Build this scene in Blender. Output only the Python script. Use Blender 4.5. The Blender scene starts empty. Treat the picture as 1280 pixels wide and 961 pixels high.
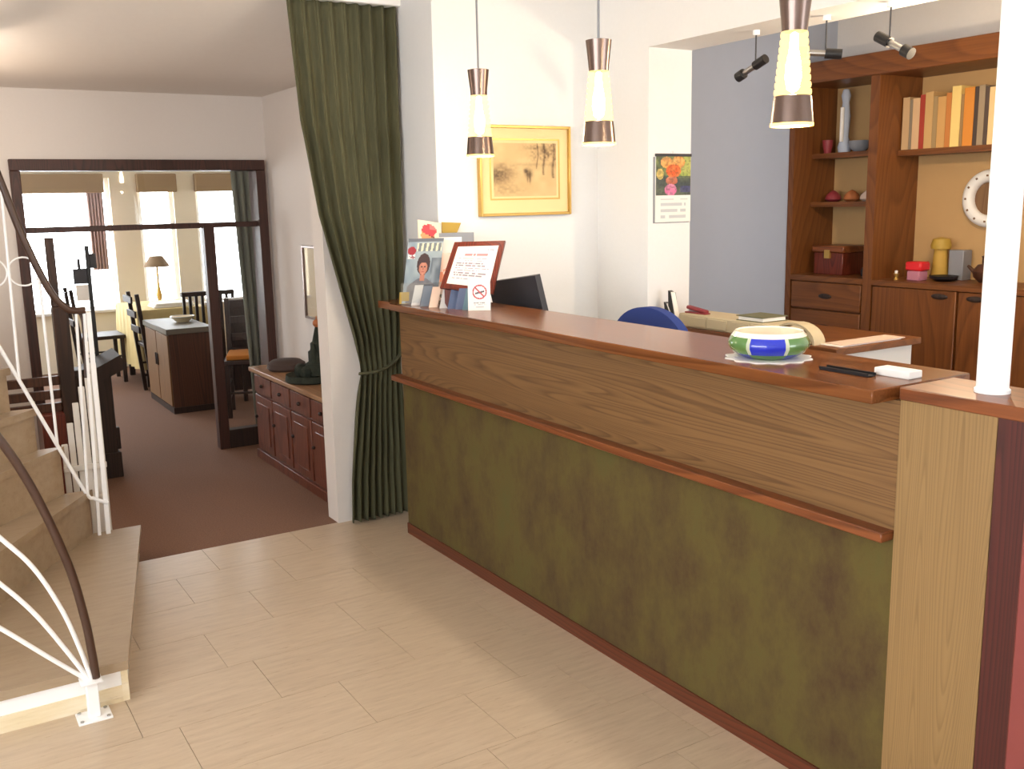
import bpy, bmesh, math, random
from mathutils import Vector, Matrix
random.seed(7)
C = bpy.context.scene.collection
S = bpy.context.scene
PI = math.pi

# ------------------------------------------------------------------ camera
F_PX = 1222.88; PITCH = 0.185333; ROLL = -0.0209871; YAW = 0.553065; CAM_H = 1.66
fw = Vector((math.sin(YAW)*math.cos(PITCH), math.cos(YAW)*math.cos(PITCH), -math.sin(PITCH)))
rt = Vector((math.cos(YAW), -math.sin(YAW), 0)); up = rt.cross(fw)
r2 = rt*math.cos(ROLL) + up*math.sin(ROLL); u2 = -rt*math.sin(ROLL) + up*math.cos(ROLL)
cam = bpy.data.objects.new('camera', bpy.data.cameras.new('camera')); C.objects.link(cam)
cam.matrix_world = Matrix(((r2.x, u2.x, -fw.x, 0), (r2.y, u2.y, -fw.y, 0), (r2.z, u2.z, -fw.z, CAM_H), (0, 0, 0, 1)))
cam.data.sensor_fit = 'HORIZONTAL'; cam.data.sensor_width = 36; cam.data.lens = F_PX/1280*36
cam.data.clip_start = 0.05; cam.data.clip_end = 100
S.camera = cam

# ------------------------------------------------------------------ world, lights, exposure
W = bpy.data.worlds.new('overcast_sky'); S.world = W; W.use_nodes = True
bg = W.node_tree.nodes['Background']; bg.inputs[0].default_value = (0.91, 0.96, 1.0, 1); bg.inputs[1].default_value = 8.0
S.view_settings.view_transform = 'Standard'; S.view_settings.look = 'None'
S.view_settings.exposure = 0.5; S.view_settings.gamma = 1; S.view_settings.use_curve_mapping = False
S.cycles.use_denoising = True
S.cycles.max_bounces = 8; S.cycles.diffuse_bounces = 5; S.cycles.transparent_max_bounces = 12
S.cycles.sample_clamp_indirect = 6

def portal(name, loc, rot, sx, sy):
    l = bpy.data.lights.new(name, 'AREA'); l.shape = 'RECTANGLE'; l.size = sx; l.size_y = sy
    l.cycles.is_portal = True
    o = bpy.data.objects.new(name, l); C.objects.link(o); o.location = loc; o.rotation_euler = rot
portal('added_office_daylight', (3.95, -2.02, 1.55), (PI/2, 0, 0), 1.9, 1.3)  # portal at the office window that was added for light
portal('lobby_side_daylight', (-2.32, .4, 1.6), (PI/2, 0, -PI/2), 4.0, 1.6)
portal('added_dining_daylight', (-1.42, 9.8, 1.35), (PI/2, 0, -PI/2), 1.4, 1.5)  # portal at the added side window of the dining room
portal('dining_window_daylight', (2.1, 11.06, 1.25), (-PI/2, 0, 0), 3.4, 1.6)

def lamp(name, loc, energy, col, rad=0.03, kind='POINT', **kw):
    l = bpy.data.lights.new(name, kind); l.energy = energy; l.color = col; l.shadow_soft_size = rad
    for k, v in kw.items(): setattr(l, k, v)
    o = bpy.data.objects.new(name, l); C.objects.link(o); o.location = loc
    return o
WARM = (1.0, 0.92, 0.78)

# ------------------------------------------------------------------ materials
def lin(c):
    if isinstance(c, str): c = tuple(int(c[i:i+2], 16)/255 for i in (0, 2, 4))
    elif max(c) > 1: c = tuple(v/255 for v in c)
    return tuple(v/12.92 if v <= .04045 else ((v+.055)/1.055)**2.4 for v in c) + (1,)
def newmat(name):
    m = bpy.data.materials.new(name); m.use_nodes = True
    return m, m.node_tree, m.node_tree.nodes['Principled BSDF']
def N(nt, kind, **kw):
    n = nt.nodes.new('ShaderNode'+kind)
    for k, v in kw.items():
        if k in n.inputs: n.inputs[k].default_value = v
        else: setattr(n, k, v)
    return n
def coords(nt, scale=(1, 1, 1), rot=(0, 0, 0), loc=(0, 0, 0)):
    t = N(nt, 'TexCoord'); mp = N(nt, 'Mapping')
    mp.inputs['Scale'].default_value = scale; mp.inputs['Rotation'].default_value = rot; mp.inputs['Location'].default_value = loc
    nt.links.new(t.outputs['Object'], mp.inputs['Vector']); return mp.outputs[0]
def ramp(nt, fac, stops):
    r = N(nt, 'ValToRGB'); e = r.color_ramp.elements
    while len(e) < len(stops): e.new(.5)
    for i, (p, c) in enumerate(stops): e[i].position = p; e[i].color = lin(c)
    nt.links.new(fac, r.inputs[0]); return r.outputs[0]
def bump(nt, b, h, strength=.2, dist=.005):
    n = N(nt, 'Bump'); n.inputs['Strength'].default_value = strength; n.inputs['Distance'].default_value = dist
    nt.links.new(h, n.inputs['Height']); nt.links.new(n.outputs[0], b.inputs['Normal'])
def plain(name, c, rough=.6, metal=0, var=.0, scale=12, bmp=0):
    m, nt, b = newmat(name); b.inputs['Roughness'].default_value = rough; b.inputs['Metallic'].default_value = metal
    L = lin(c); b.inputs['Base Color'].default_value = L
    n = N(nt, 'TexNoise', Scale=scale, Detail=4.0); nt.links.new(coords(nt), n.inputs['Vector'])
    if True:
        mx = N(nt, 'MixRGB', blend_type='MULTIPLY'); mx.inputs[0].default_value = 1
        v = max(var, .02)
        rr = N(nt, 'ValToRGB'); rr.color_ramp.elements[0].color = (1-v, 1-v, 1-v, 1); rr.color_ramp.elements[1].color = (1+v*.3,)*3+(1,)
        nt.links.new(n.outputs['Fac'], rr.inputs[0]); mx.inputs[1].default_value = L
        nt.links.new(rr.outputs[0], mx.inputs[2]); nt.links.new(mx.outputs[0], b.inputs['Base Color'])
    if bmp: bump(nt, b, n.outputs['Fac'], bmp)
    return m
def wood(name, dark, light, axis='Y', rough=.45, ring=22, along=.06, tilt=.03, fine=.5, off=(0, 0, 0), dist=3.0, mul=34, soft=False):
    """grain runs along axis; tilted growth rings give the arches"""
    m, nt, b = newmat(name); b.inputs['Roughness'].default_value = rough
    a = along*6; c = ring*.22
    sc = {'X': (a, c, c), 'Y': (c, a, c), 'Z': (c, c, a)}[axis]
    w = N(nt, 'TexNoise', Scale=1.0, Detail=1.5, Roughness=.35); nt.links.new(coords(nt, sc, (0, 0, 0), off), w.inputs['Vector'])
    mu = N(nt, 'Math', operation='MULTIPLY'); mu.inputs[1].default_value = mul; nt.links.new(w.outputs['Fac'], mu.inputs[0])
    fr = N(nt, 'Math', operation='FRACT'); nt.links.new(mu.outputs[0], fr.inputs[0])     # contour lines of a stretched noise: flat-sawn grain
    tri = ramp(nt, fr.outputs[0], [(0, (1., 1., 1.)), (.62, (.72, .72, .72)), (.86, (.12, .12, .12)), (1, (.95, .95, .95))]) if not soft else ramp(nt, fr.outputs[0], [(0, (1., 1., 1.)), (.6, (.8, .8, .8)), (.85, (.42, .42, .42)), (1, (.95, .95, .95))])
    fs = {'X': (3, 140, 140), 'Y': (140, 3, 140), 'Z': (140, 140, 3)}[axis]
    n = N(nt, 'TexNoise', Scale=1.0, Detail=3.0); nt.links.new(coords(nt, fs), n.inputs['Vector'])
    mx = N(nt, 'MixRGB'); mx.inputs[0].default_value = fine
    nt.links.new(tri, mx.inputs[1]); nt.links.new(n.outputs['Fac'], mx.inputs[2])
    col = ramp(nt, mx.outputs[0], [(.22, dark), (.72, light)])
    nt.links.new(col, b.inputs['Base Color']); bump(nt, b, mx.outputs[0], .04, .002)
    return m
def emit(name, c, strength):
    m, nt, b = newmat(name); b.inputs['Base Color'].default_value = lin(c)
    b.inputs['Emission Color'].default_value = lin(c); b.inputs['Emission Strength'].default_value = strength
    return m
def marble(name, c1, c2, c3, rough=.22, axis_scale=(1.2, 9, 9)):
    m, nt, b = newmat(name); b.inputs['Roughness'].default_value = rough
    oi = N(nt, 'ObjectInfo'); t = N(nt, 'TexCoord'); mp = N(nt, 'Mapping'); mp.inputs['Scale'].default_value = axis_scale
    mul = N(nt, 'VectorMath', operation='MULTIPLY'); mul.inputs[1].default_value = (13, 17, 19)
    cmb = N(nt, 'CombineXYZ')
    for i in range(3): nt.links.new(oi.outputs['Random'], cmb.inputs[i])
    nt.links.new(cmb.outputs[0], mul.inputs[0])
    nt.links.new(mul.outputs[0], mp.inputs['Location']); nt.links.new(t.outputs['Object'], mp.inputs['Vector'])
    n = N(nt, 'TexNoise', Scale=2.2, Detail=8.0, Roughness=.65); nt.links.new(mp.outputs[0], n.inputs['Vector'])
    col = ramp(nt, n.outputs['Fac'], [(.30, c1), (.46, c2), (.66, c3)])
    n2 = N(nt, 'TexNoise', Scale=4.0, Detail=6.0, Roughness=.7); nt.links.new(mp.outputs[0], n2.inputs['Vector'])
    spots = N(nt, 'ValToRGB'); spots.color_ramp.elements[0].position = .60; spots.color_ramp.elements[1].position = .72
    spots.color_ramp.elements[0].color = (0, 0, 0, 1); spots.color_ramp.elements[1].color = (.55, .55, .55, 1)
    nt.links.new(n2.outputs['Fac'], spots.inputs[0])
    mx = N(nt, 'MixRGB'); nt.links.new(spots.outputs[0], mx.inputs[0]); nt.links.new(col, mx.inputs[1]); mx.inputs[2].default_value = lin('8a6a4c')
    hs = N(nt, 'HueSaturation'); nt.links.new(mx.outputs[0], hs.inputs['Color'])
    mr = N(nt, 'MapRange'); mr.inputs[3].default_value = .985; mr.inputs[4].default_value = 1.012
    nt.links.new(oi.outputs['Random'], mr.inputs[0]); nt.links.new(mr.outputs[0], hs.inputs['Value'])
    nt.links.new(hs.outputs[0], b.inputs['Base Color']); return m
def mottled(name, stops, scale, rough=.9, stretch=(1, 1, 1), bmp=.3):
    m, nt, b = newmat(name); b.inputs['Roughness'].default_value = rough
    v = coords(nt, stretch)
    n = N(nt, 'TexNoise', Scale=scale, Detail=9.0, Roughness=.72); nt.links.new(v, n.inputs['Vector'])
    nt.links.new(ramp(nt, n.outputs['Fac'], stops), b.inputs['Base Color'])
    f = N(nt, 'TexNoise', Scale=300.0, Detail=2.0); nt.links.new(v, f.inputs['Vector'])
    bump(nt, b, f.outputs['Fac'], bmp, .003); return m
def glassy(name, tint=(1, 1, 1), refl=.06):
    m, nt, b = newmat(name); nt.nodes.remove(b)
    t = N(nt, 'BsdfTransparent'); t.inputs[0].default_value = tint+(1,)
    g = N(nt, 'BsdfGlossy'); g.inputs['Roughness'].default_value = .02
    mx = N(nt, 'MixShader'); mx.inputs[0].default_value = refl
    nt.links.new(t.outputs[0], mx.inputs[1]); nt.links.new(g.outputs[0], mx.inputs[2])
    nt.links.new(mx.outputs[0], nt.nodes['Material Output'].inputs[0]); return m
def vcol(name, rough=.5, coat=0):
    m, nt, b = newmat(name); b.inputs['Roughness'].default_value = rough; b.inputs['Coat Weight'].default_value = coat
    a = N(nt, 'VertexColor', layer_name='Col'); nt.links.new(a.outputs[0], b.inputs['Base Color']); return m

M = {}
M['wall'] = plain('white_plaster', 'ececec', .85, var=.03, scale=60, bmp=.04)
M['wall_far'] = plain('warm_white_plaster', 'e0d9d3', .85, var=.03, scale=60, bmp=.04)
M['ceil'] = plain('ceiling_plaster', 'e4ddd6', .9, var=.03, scale=30)
M['blue_wall'] = plain('grey_blue_paint', 'b0b9ca', .8, var=.03)
M['dining_wall'] = plain('cream_plaster', 'ece2cc', .85, var=.03)
M['carpet'] = mottled('red_brown_carpet', [(.3, '604434'), (.5, '795744'), (.7, '886750')], 130, .95)
M['tile'] = marble('travertine_tile', 'bba68e', 'c4af95', 'cbb79d', .3, (3, 22, 22))
M['grout'] = plain('tile_grout', '8d7860', .8)
M['stair_stone'] = marble('travertine_tread', 'a08b72', 'a89379', 'ae9a80', .32, (3, 14, 14))
M['stone_plinth'] = marble('cream_marble', 'd6c29a', 'e8d8b4', 'f2e6cc', .35)
M['white_metal'] = plain('white_lacquered_metal', 'fafafa', .35)
M['white_slats'] = plain('white_lacquered_wood', 'e2ddd6', .5)
M['handrail'] = plain('dark_brown_rail', '4a3226', .35, var=.15)
M['veneer'] = wood('oak_veneer_across', '5a3d20', '7e5c36', 'Y', .5, ring=26, along=.05, mul=56, soft=True, fine=.5, off=(.3, 0, -.62), dist=4)
M['veneer_light'] = wood('ash_veneer_upright', '7e623c', '947549', 'Z', .55, ring=34, along=.07, mul=44, soft=True, fine=.5, off=(-1.9, -1.38, 0), dist=3)
M['top_wood'] = wood('glossy_brown_worktop', '5c3216', '7d4a26', 'Y', .22, ring=10, along=.04, fine=.55)
M['edge_wood'] = wood('orange_brown_edging', '63341a', '844a27', 'Y', .35, ring=14, fine=.5)
M['plinth_wood'] = wood('red_brown_plinth', '4e2514', '67331e', 'Y', .4, ring=14)
M['maroon'] = wood('dark_maroon_wood', '3a1612', '521f19', 'Z', .5)
M['red_panel'] = plain('red_leathercloth', '87403c', .45, var=.1, bmp=.1)
M['olive'] = mottled('olive_carpet_cloth', [(.30, '45301a'), (.43, '51401f'), (.56, '5b4e22'), (.72, '545024')], 2.6, .95, (1, 1.6, 1))
M['curtain'] = mottled('green_velvet', [(.3, '46452f'), (.7, '5c5a3f')], 40, .85, (1, 1, .1))
M['dark_wood'] = wood('very_dark_wood', '1e130e', '34221a', 'Z', .55)
M['frame_wood'] = wood('dark_stained_frame', '2e1d18', '4a2c24', 'Z', .45)
M['pine'] = wood('reddish_pine', '54291c', '6e3c2a', 'Z', .4, ring=10)
M['pine_top'] = wood('light_pine_top', '86603f', 'a07a58', 'Y', .4, ring=10)
M['brown_wood'] = wood('mid_brown_wood', '3c2418', '553322', 'Z', .45)
M['tan_wood'] = wood('tan_front_wood', '6a4a32', '80603f', 'Z', .45)
M['book_wood'] = wood('walnut_shelving', '5e3416', '7c4a22', 'Z', .4, ring=9, fine=.65)
M['book_wood_h'] = wood('walnut_shelving_across', '5e3416', '7c4a22', 'Y', .4, ring=9, fine=.65)
M['book_back'] = plain('tan_back_panel', 'bf9a68', .7, var=.06)
M['stone_top'] = plain('grey_stone_top', '6a6458', .45, var=.2)
M['black'] = plain('black_plastic', '1c1c1f', .4)
M['charcoal'] = plain('charcoal_plastic', '34343a', .5)
M['blue_fabric'] = plain('royal_blue_fabric', '2a3f86', .9, var=.1, scale=200, bmp=.2)
M['beige_plastic'] = plain('beige_plastic', 'c4b595', .6, var=.04)
M['white_paper'] = plain('white_paper', 'f3f0ea', .7)
M['pink_paper'] = plain('pale_pink_paper', 'd8bfae', .7)
M['white_card'] = plain('white_card', 'ece9e4', .55)
M['cream_cloth'] = plain('cream_tablecloth', 'd9c48c', .9, var=.06)
M['pelmet'] = plain('brown_pelmet_cloth', '9c8262', .9, var=.1)
M['pink_drape'] = plain('mauve_drape', 'c8aaa4', .9, var=.1)
M['grey_drape'] = plain('grey_green_drape', '77786a', .9, var=.1)
M['orange'] = plain('orange_cushion', 'c07828', .8, var=.1)
M['mirror'] = plain('mirror_glass', 'b8b0a6', .03, 1)
M['gilt'] = plain('gilt_moulding', 'c8a35a', .35, .6)
M['pale_mount'] = plain('cream_mount_board', 'f0d8a0', .8)
M['chrome'] = plain('dull_steel', 'b8b8b8', .3, 1)
M['bronze'] = plain('brushed_bronze', '7e6c64', .28, .9)
m_, nt_, b_ = newmat('glowing_lamp_glass'); nt_.nodes.remove(b_)
e_ = N(nt_, 'Emission'); e_.inputs[0].default_value = (1, .72, .26, 1); e_.inputs[1].default_value = 2.6
t_ = N(nt_, 'BsdfTransparent'); t_.inputs[0].default_value = (1, .94, .8, 1); x_ = N(nt_, 'MixShader'); x_.inputs[0].default_value = .38
nt_.links.new(t_.outputs[0], x_.inputs[1]); nt_.links.new(e_.outputs[0], x_.inputs[2]); nt_.links.new(x_.outputs[0], nt_.nodes['Material Output'].inputs[0])
M['lamp_glass'] = m_; M['bulb'] = emit('lit_bulb', 'fff0d8', 130)
M['lamp_tip'] = emit('glowing_lamp_rim', 'ffd060', 3)
M['wall_lamp'] = emit('lit_white_lampshade', 'fff6e8', 6)
M['glass'] = glassy('window_glass', (1, 1, 1), .02)
M['acrylic'] = glassy('clear_acrylic', (.93, .95, .96), .1)
M['print'] = vcol('printed_paper', .5)
M['glaze'] = vcol('glazed_ceramic', .12, .5)
M['lace'] = plain('white_lace', 'efece6', .9)
M['greenery'] = mottled('dark_fir_green', [(.3, '181d16'), (.7, '34392c')], 30, .9)
M['terracotta'] = plain('orange_ball', 'b0683a', .6)
M['red_plastic'] = plain('red_plastic', 'd8262c', .4)
M['dull_red'] = plain('dull_red', '8a3038', .5)
M['olive_card'] = plain('olive_cover', '6b6a4c', .6)
M['gold_card'] = plain('gold_card', 'b09038', .6)
M['cork'] = plain('honey_cork', 'c09840', .7, var=.15)
M['grey_plastic'] = plain('grey_plastic', '8a8c92', .5)
M['dark_brown'] = wood('dark_brown_wood', '24140c', '3e2415', 'Z', .4)
M['mahogany'] = wood('mahogany_moulding', '4c1c12', '6e2c1c', 'Z', .3)
M['lampshade_brown'] = plain('brown_lampshade', '8d765c', .8)
_bm = {}
def colour(c):
    if c not in _bm: _bm[c] = plain('cover_'+c, c, .65, var=.05)
    return _bm[c]

# ------------------------------------------------------------------ geometry helpers
class G:
    def __init__(s): s.bm = bmesh.new()
    def box(s, x0, x1, y0, y1, z0, z1, bev=0):
        r = bmesh.ops.create_cube(s.bm, size=1, matrix=Matrix.Translation(((x0+x1)/2, (y0+y1)/2, (z0+z1)/2)) @ Matrix.Diagonal((abs(x1-x0), abs(y1-y0), abs(z1-z0), 1)))
        if bev:
            es = list({e for v in r['verts'] for e in v.link_edges})
            bmesh.ops.bevel(s.bm, geom=es, offset=bev, segments=(1 if bev < .01 else 3), affect='EDGES', profile=.6)
        return s
    def obox(s, c, size, rot=(0, 0, 0), bev=0):
        from mathutils import Euler
        m = Matrix.Translation(c) @ Euler(rot).to_matrix().to_4x4() @ Matrix.Diagonal((*size, 1))
        r = bmesh.ops.create_cube(s.bm, size=1, matrix=m)
        if bev:
            es = list({e for v in r['verts'] for e in v.link_edges})
            bmesh.ops.bevel(s.bm, geom=es, offset=bev, segments=(1 if bev < .01 else 3), affect='EDGES', profile=.6)
        return s
    def tube(s, pts, r, seg=8, r1=None, flat=None):
        pts = [Vector(p) for p in pts]; rings = []; n = len(pts)
        prev = None
        for i, p in enumerate(pts):
            t = (pts[min(i+1, n-1)]-pts[max(i-1, 0)]).normalized()
            if prev is None:
                a = Vector((0, 0, 1)) if abs(t.z) < .9 else Vector((0, 1, 0))
                u = t.cross(a).normalized()
            else: u = (prev-t*prev.dot(t)).normalized()
            prev = u; v = t.cross(u)
            rr = r if r1 is None else r+(r1-r)*i/(n-1)
            rv = rr*(flat or 1)
            rings.append([s.bm.verts.new(p+u*math.cos(2*PI*k/seg)*rr+v*math.sin(2*PI*k/seg)*rv) for k in range(seg)])
        for a, b in zip(rings, rings[1:]):
            for k in range(seg): s.bm.faces.new((a[k], a[(k+1) % seg], b[(k+1) % seg], b[k]))
        s.bm.faces.new(rings[0][::-1]); s.bm.faces.new(rings[-1]); return s
    def ring(s, c, R, r, axis='Y', seg=28, ts=8):
        rings = []
        for i in range(seg):
            a = 2*PI*i/seg; row = []
            for k in range(ts):
                b = 2*PI*k/ts; q = R+r*math.cos(b); h = r*math.sin(b)
                p = {'Y': (q*math.cos(a), h, q*math.sin(a)), 'X': (h, q*math.cos(a), q*math.sin(a)), 'Z': (q*math.cos(a), q*math.sin(a), h)}[axis]
                row.append(s.bm.verts.new(Vector(c)+Vector(p)))
            rings.append(row)
        for i in range(seg):
            a, b = rings[i], rings[(i+1) % seg]
            for k in range(ts): s.bm.faces.new((a[k], a[(k+1) % ts], b[(k+1) % ts], b[k]))
        return s
    def lathe(s, prof, c, seg=28, axis='Z', cap0=True, cap1=True):
        rings = []
        for r, h in prof:
            row = []
            for k in range(seg):
                a = 2*PI*k/seg; x, y = r*math.cos(a), r*math.sin(a)
                p = {'Z': (x, y, h), 'X': (h, x, y), 'Y': (x, h, y)}[axis]
                row.append(s.bm.verts.new(Vector(c)+Vector(p)))
            rings.append(row)
        for a, b in zip(rings, rings[1:]):
            for k in range(seg): s.bm.faces.new((a[k], a[(k+1) % seg], b[(k+1) % seg], b[k]))
        if cap0 and prof[0][0] > 1e-6: s.bm.faces.new(rings[0][::-1])
        if cap1 and prof[-1][0] > 1e-6: s.bm.faces.new(rings[-1])
        return s
    def prism(s, poly, z0, z1):
        a = [s.bm.verts.new((x, y, z0)) for x, y in poly]; b = [s.bm.verts.new((x, y, z1)) for x, y in poly]
        n = len(poly)
        for i in range(n): s.bm.faces.new((a[i], a[(i+1) % n], b[(i+1) % n], b[i]))
        s.bm.faces.new(a[::-1]); s.bm.faces.new(b); return s
    def slab(s, corners, t):
        """a sheet with thickness: corners in order, extruded by t along its normal"""
        c = [Vector(p) for p in corners]; n = (c[1]-c[0]).cross(c[3]-c[0]).normalized()*t
        a = [s.bm.verts.new(p) for p in c]; b = [s.bm.verts.new(p+n) for p in c]; k = len(c)
        for i in range(k): s.bm.faces.new((a[i], a[(i+1) % k], b[(i+1) % k], b[i]))
        s.bm.faces.new(a[::-1]); s.bm.faces.new(b); return s
    def ball(s, c, r, sx=1, sy=1, sz=1, seg=16):
        bmesh.ops.create_uvsphere(s.bm, u_segments=seg, v_segments=max(8, seg//2), radius=r, matrix=Matrix.Translation(c) @ Matrix.Diagonal((sx, sy, sz, 1))); return s
ORG = {}
def obj(name, g, mat, parent=None, origin=None, kind=None, smooth=True, label=None):
    bm = g.bm
    bmesh.ops.recalc_face_normals(bm, faces=bm.faces[:])
    if parent is not None: origin = ORG[parent.name]
    if origin is None:
        xs = [v.co for v in bm.verts]
        origin = Vector(((min(p.x for p in xs)+max(p.x for p in xs))/2, (min(p.y for p in xs)+max(p.y for p in xs))/2, min(p.z for p in xs)))
    origin = Vector(origin)
    bmesh.ops.translate(bm, verts=bm.verts[:], vec=-origin)
    me = bpy.data.meshes.new(name); bm.to_mesh(me); bm.free()
    if smooth:
        me.polygons.foreach_set('use_smooth', [True]*len(me.polygons)); me.set_sharp_from_angle(angle=math.radians(38))
    me.materials.append(mat)
    o = bpy.data.objects.new(name, me); C.objects.link(o)
    if parent is not None: o.parent = parent
    else: o.location = origin
    ORG[o.name] = origin
    if kind: o['kind'] = kind
    if label: o['label'] = label
    return o
def tag(o, label, cat, group=None):
    o['label'] = label; o['category'] = cat
    if group: o['group'] = group
    return o
def thing(name, label, cat, loc, group=None):
    o = bpy.data.objects.new(name, None); C.objects.link(o); o.location = loc; o.empty_display_size = .1
    ORG[o.name] = Vector(loc); return tag(o, label, cat, group)
def struct(name, g, mat, parent=None):
    return obj(name, g, mat, parent, origin=(0, 0, 0), kind='structure' if parent is None else None)
def sroot(name, loc=(0, 0, 0)):
    o = bpy.data.objects.new(name, None); C.objects.link(o); o.location = loc; o['kind'] = 'structure'; ORG[o.name] = Vector(loc); return o
def dup(root, loc, label=None, rotz=None):
    def cp(o, par):
        c = o.copy(); C.objects.link(c); ORG[c.name] = ORG[o.name]
        if par is not None: c.parent = par
        for ch in list(o.children): cp(ch, c)
        return c
    r = cp(root, None); r.location = loc; ORG[r.name] = Vector(loc)
    if rotz is not None: r.rotation_euler = (0, 0, rotz)
    if label: r['label'] = label
    return r
def spline(pts, n=8):
    P = [Vector(p) for p in pts]; out = []
    for i in range(len(P)-1):
        p0, p1, p2, p3 = P[max(i-1, 0)], P[i], P[i+1], P[min(i+2, len(P)-1)]
        for k in range(n):
            t = k/n
            out.append(.5*((2*p1)+(p2-p0)*t+(2*p0-5*p1+4*p2-p3)*t*t+(3*p1-p0-3*p2+p3)*t**3))
    return out+[P[-1]]
def interp(tab, z):
    tab = sorted(tab)
    if z <= tab[0][0]: return tab[0][1]
    for (a, b), (c, d) in zip(tab, tab[1:]):
        if z <= c:
            t = (z-a)/(c-a); return b+(d-b)*t
    return tab[-1][1]
def printed(name, corners, nx, ny, fn, parent, off=.0012):
    """flat print: a fine grid of coloured cells on a sheet; corners TL, TR, BR, BL; fn(u, v) -> sRGB"""
    tl, tr, br, bl = [Vector(c) for c in corners]
    n = (tr-tl).cross(bl-tl).normalized()
    if n.dot(Vector((0, 0, 1.66))-tl) < 0: n = -n
    org = ORG[parent.name]; vs = []; fs = []; cols = []
    for j in range(ny+1):
        for i in range(nx+1):
            u, v = i/nx, j/ny
            p = (tl*(1-u)+tr*u)*(1-v)+(bl*(1-u)+br*u)*v+n*off-org
            vs.append(p)
    for j in range(ny):
        for i in range(nx):
            a = j*(nx+1)+i; fs.append((a, a+1, a+nx+2, a+nx+1)); cols.append(lin(fn((i+.5)/nx, (j+.5)/ny)))
    me = bpy.data.meshes.new(name); me.from_pydata(vs, [], fs)
    at = me.color_attributes.new('Col', 'FLOAT_COLOR', 'CORNER')
    flat = []
    for c in cols: flat += list(c)*4
    at.data.foreach_set('color', flat)
    me.materials.append(M['print'])
    o = bpy.data.objects.new(name, me); C.objects.link(o); o.parent = parent; ORG[o.name] = org; return o
def mixc(a, b, t): return tuple(x+(y-x)*t for x, y in zip(a, b))
def hsh(i, j): return (math.sin(i*127.1+j*311.7)*43758.5453) % 1
def vnoise(u, v, s):
    x, y = u*s, v*s; i, j = math.floor(x), math.floor(y); fx, fy = x-i, y-j
    fx, fy = fx*fx*(3-2*fx), fy*fy*(3-2*fy)
    return (hsh(i, j)*(1-fx)+hsh(i+1, j)*fx)*(1-fy)+(hsh(i, j+1)*(1-fx)+hsh(i+1, j+1)*fx)*fy

# ================================================================== SETTING
# ---- floors
fl = struct('floor', G().box(-2.3, 5.2, -2.0, 4.735, -.10, -.008), M['grout'])
YB = [2.0705-.3335*k for k in range(12, 0, -1)]+[2.0705, 2.4040, 2.7375, 3.071, 3.4045, 3.738, 4.0715, 4.405, 4.735]
known = {2.0705: [-.1, .83, 1.365, 1.98], 2.4040: [-.35, .46, 1.472, 1.849], 2.7375: [-.2, .597, 1.147, 1.70], 3.071: [-.5, .484, .942, 1.45, 1.891],
         3.4045: [-.1, .85, 1.40, 1.99], 3.738: [-.4, .61, 1.133, 1.62], 4.0715: [-.1, .9, 1.35, 1.78], 4.405: [-.2, .7, 1.10, 1.55]}
tile_mesh = {}
for r in range(len(YB)-1):
    y0, y1 = YB[r], YB[r+1]
    js = known.get(round(y0, 4))
    if js is None:
        js = []; x = -1.9+random.random()*.6
        while x < 1.9: js.append(round(x, 3)); x += random.choice((.45, .6, .8, .95))
    xs = [-2.3]+[j for j in js if j > -2.2]+[2.2]
    for a, b in zip(xs, xs[1:]):
        w = round(b-a, 3)
        g = G(); h = .0009
        g.box(a+h, b-h, y0+h, y1-h, -.02, 0)
        t = obj('floor_tile', g, M['tile'], fl)
struct('floor_carpet', G().box(-1.4, 4.3, 4.735, 11.0, -.10, .0), M['carpet']).name = 'floor.001'
# ---- ceilings
struct('ceiling', G().box(-2.3, 5.2, -2.0, 4.72, 2.78, 2.90).box(2.252, 5.2, 4.72, 4.86, 2.78, 2.90), M['ceil'])
def ceil_z(y): return 2.385+.275*max(0, (6.0-y)/1.28)**2                # coved ceiling, rising towards the lobby
cg = G(); cy = [4.72+1.28*k/20 for k in range(21)]+[11.2]
lo = [[cg.bm.verts.new((x, y, ceil_z(y))) for y in cy] for x in (-1.5, 4.3)]; hi = [[cg.bm.verts.new((x, y, 2.90)) for y in cy] for x in (-1.5, 4.3)]
for k in range(len(cy)-1):
    cg.bm.faces.new((lo[0][k], lo[0][k+1], lo[1][k+1], lo[1][k])); cg.bm.faces.new((hi[0][k], hi[1][k], hi[1][k+1], hi[0][k+1]))
    for q in (0, 1): cg.bm.faces.new((lo[q][k], hi[q][k], hi[q][k+1], lo[q][k+1]))
for k in (0, len(cy)-1): cg.bm.faces.new((lo[0][k], lo[1][k], hi[1][k], hi[0][k]))
struct('ceiling', cg, M['ceil'])
# ---- walls
struct('wall_left', G().box(-2.4, -2.3, -2.0, -1.6, 0, 2.78).box(-2.4, -2.3, 2.4, 4.85, 0, 2.78).box(-2.4, -2.3, -1.6, 2.4, 0, .8).box(-2.4, -2.3, -1.6, 2.4, 2.4, 2.78).box(-1.5, -1.4, 4.95, 9.1, 0, 2.62).box(-1.5, -1.4, 10.5, 11.2, 0, 2.385).box(-1.5, -1.4, 9.1, 10.5, 0, .6).box(-1.5, -1.4, 9.1, 10.5, 2.1, 2.385).box(-2.3, -1.4, 4.87, 4.95, 0, 2.78), M['wall_far'])
struct('wall_front', G().box(-2.3, 3.0, -2.1, -2.0, 0, 2.78).box(4.9, 5.2, -2.1, -2.0, 0, 2.78).box(3.0, 4.9, -2.1, -2.0, 0, .9).box(3.0, 4.9, -2.1, -2.0, 2.2, 2.78), M['wall'])
# jamb between lobby and carpeted room, carries on as the side wall with sideboard and mirror
struct('wall_jamb', G().box(1.815, 2.25, 4.72, 4.86, 0, 2.78).box(2.2, 2.3, 4.86, 6.7, 0, 2.60), M['wall_far']).name = 'wall_right'
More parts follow.
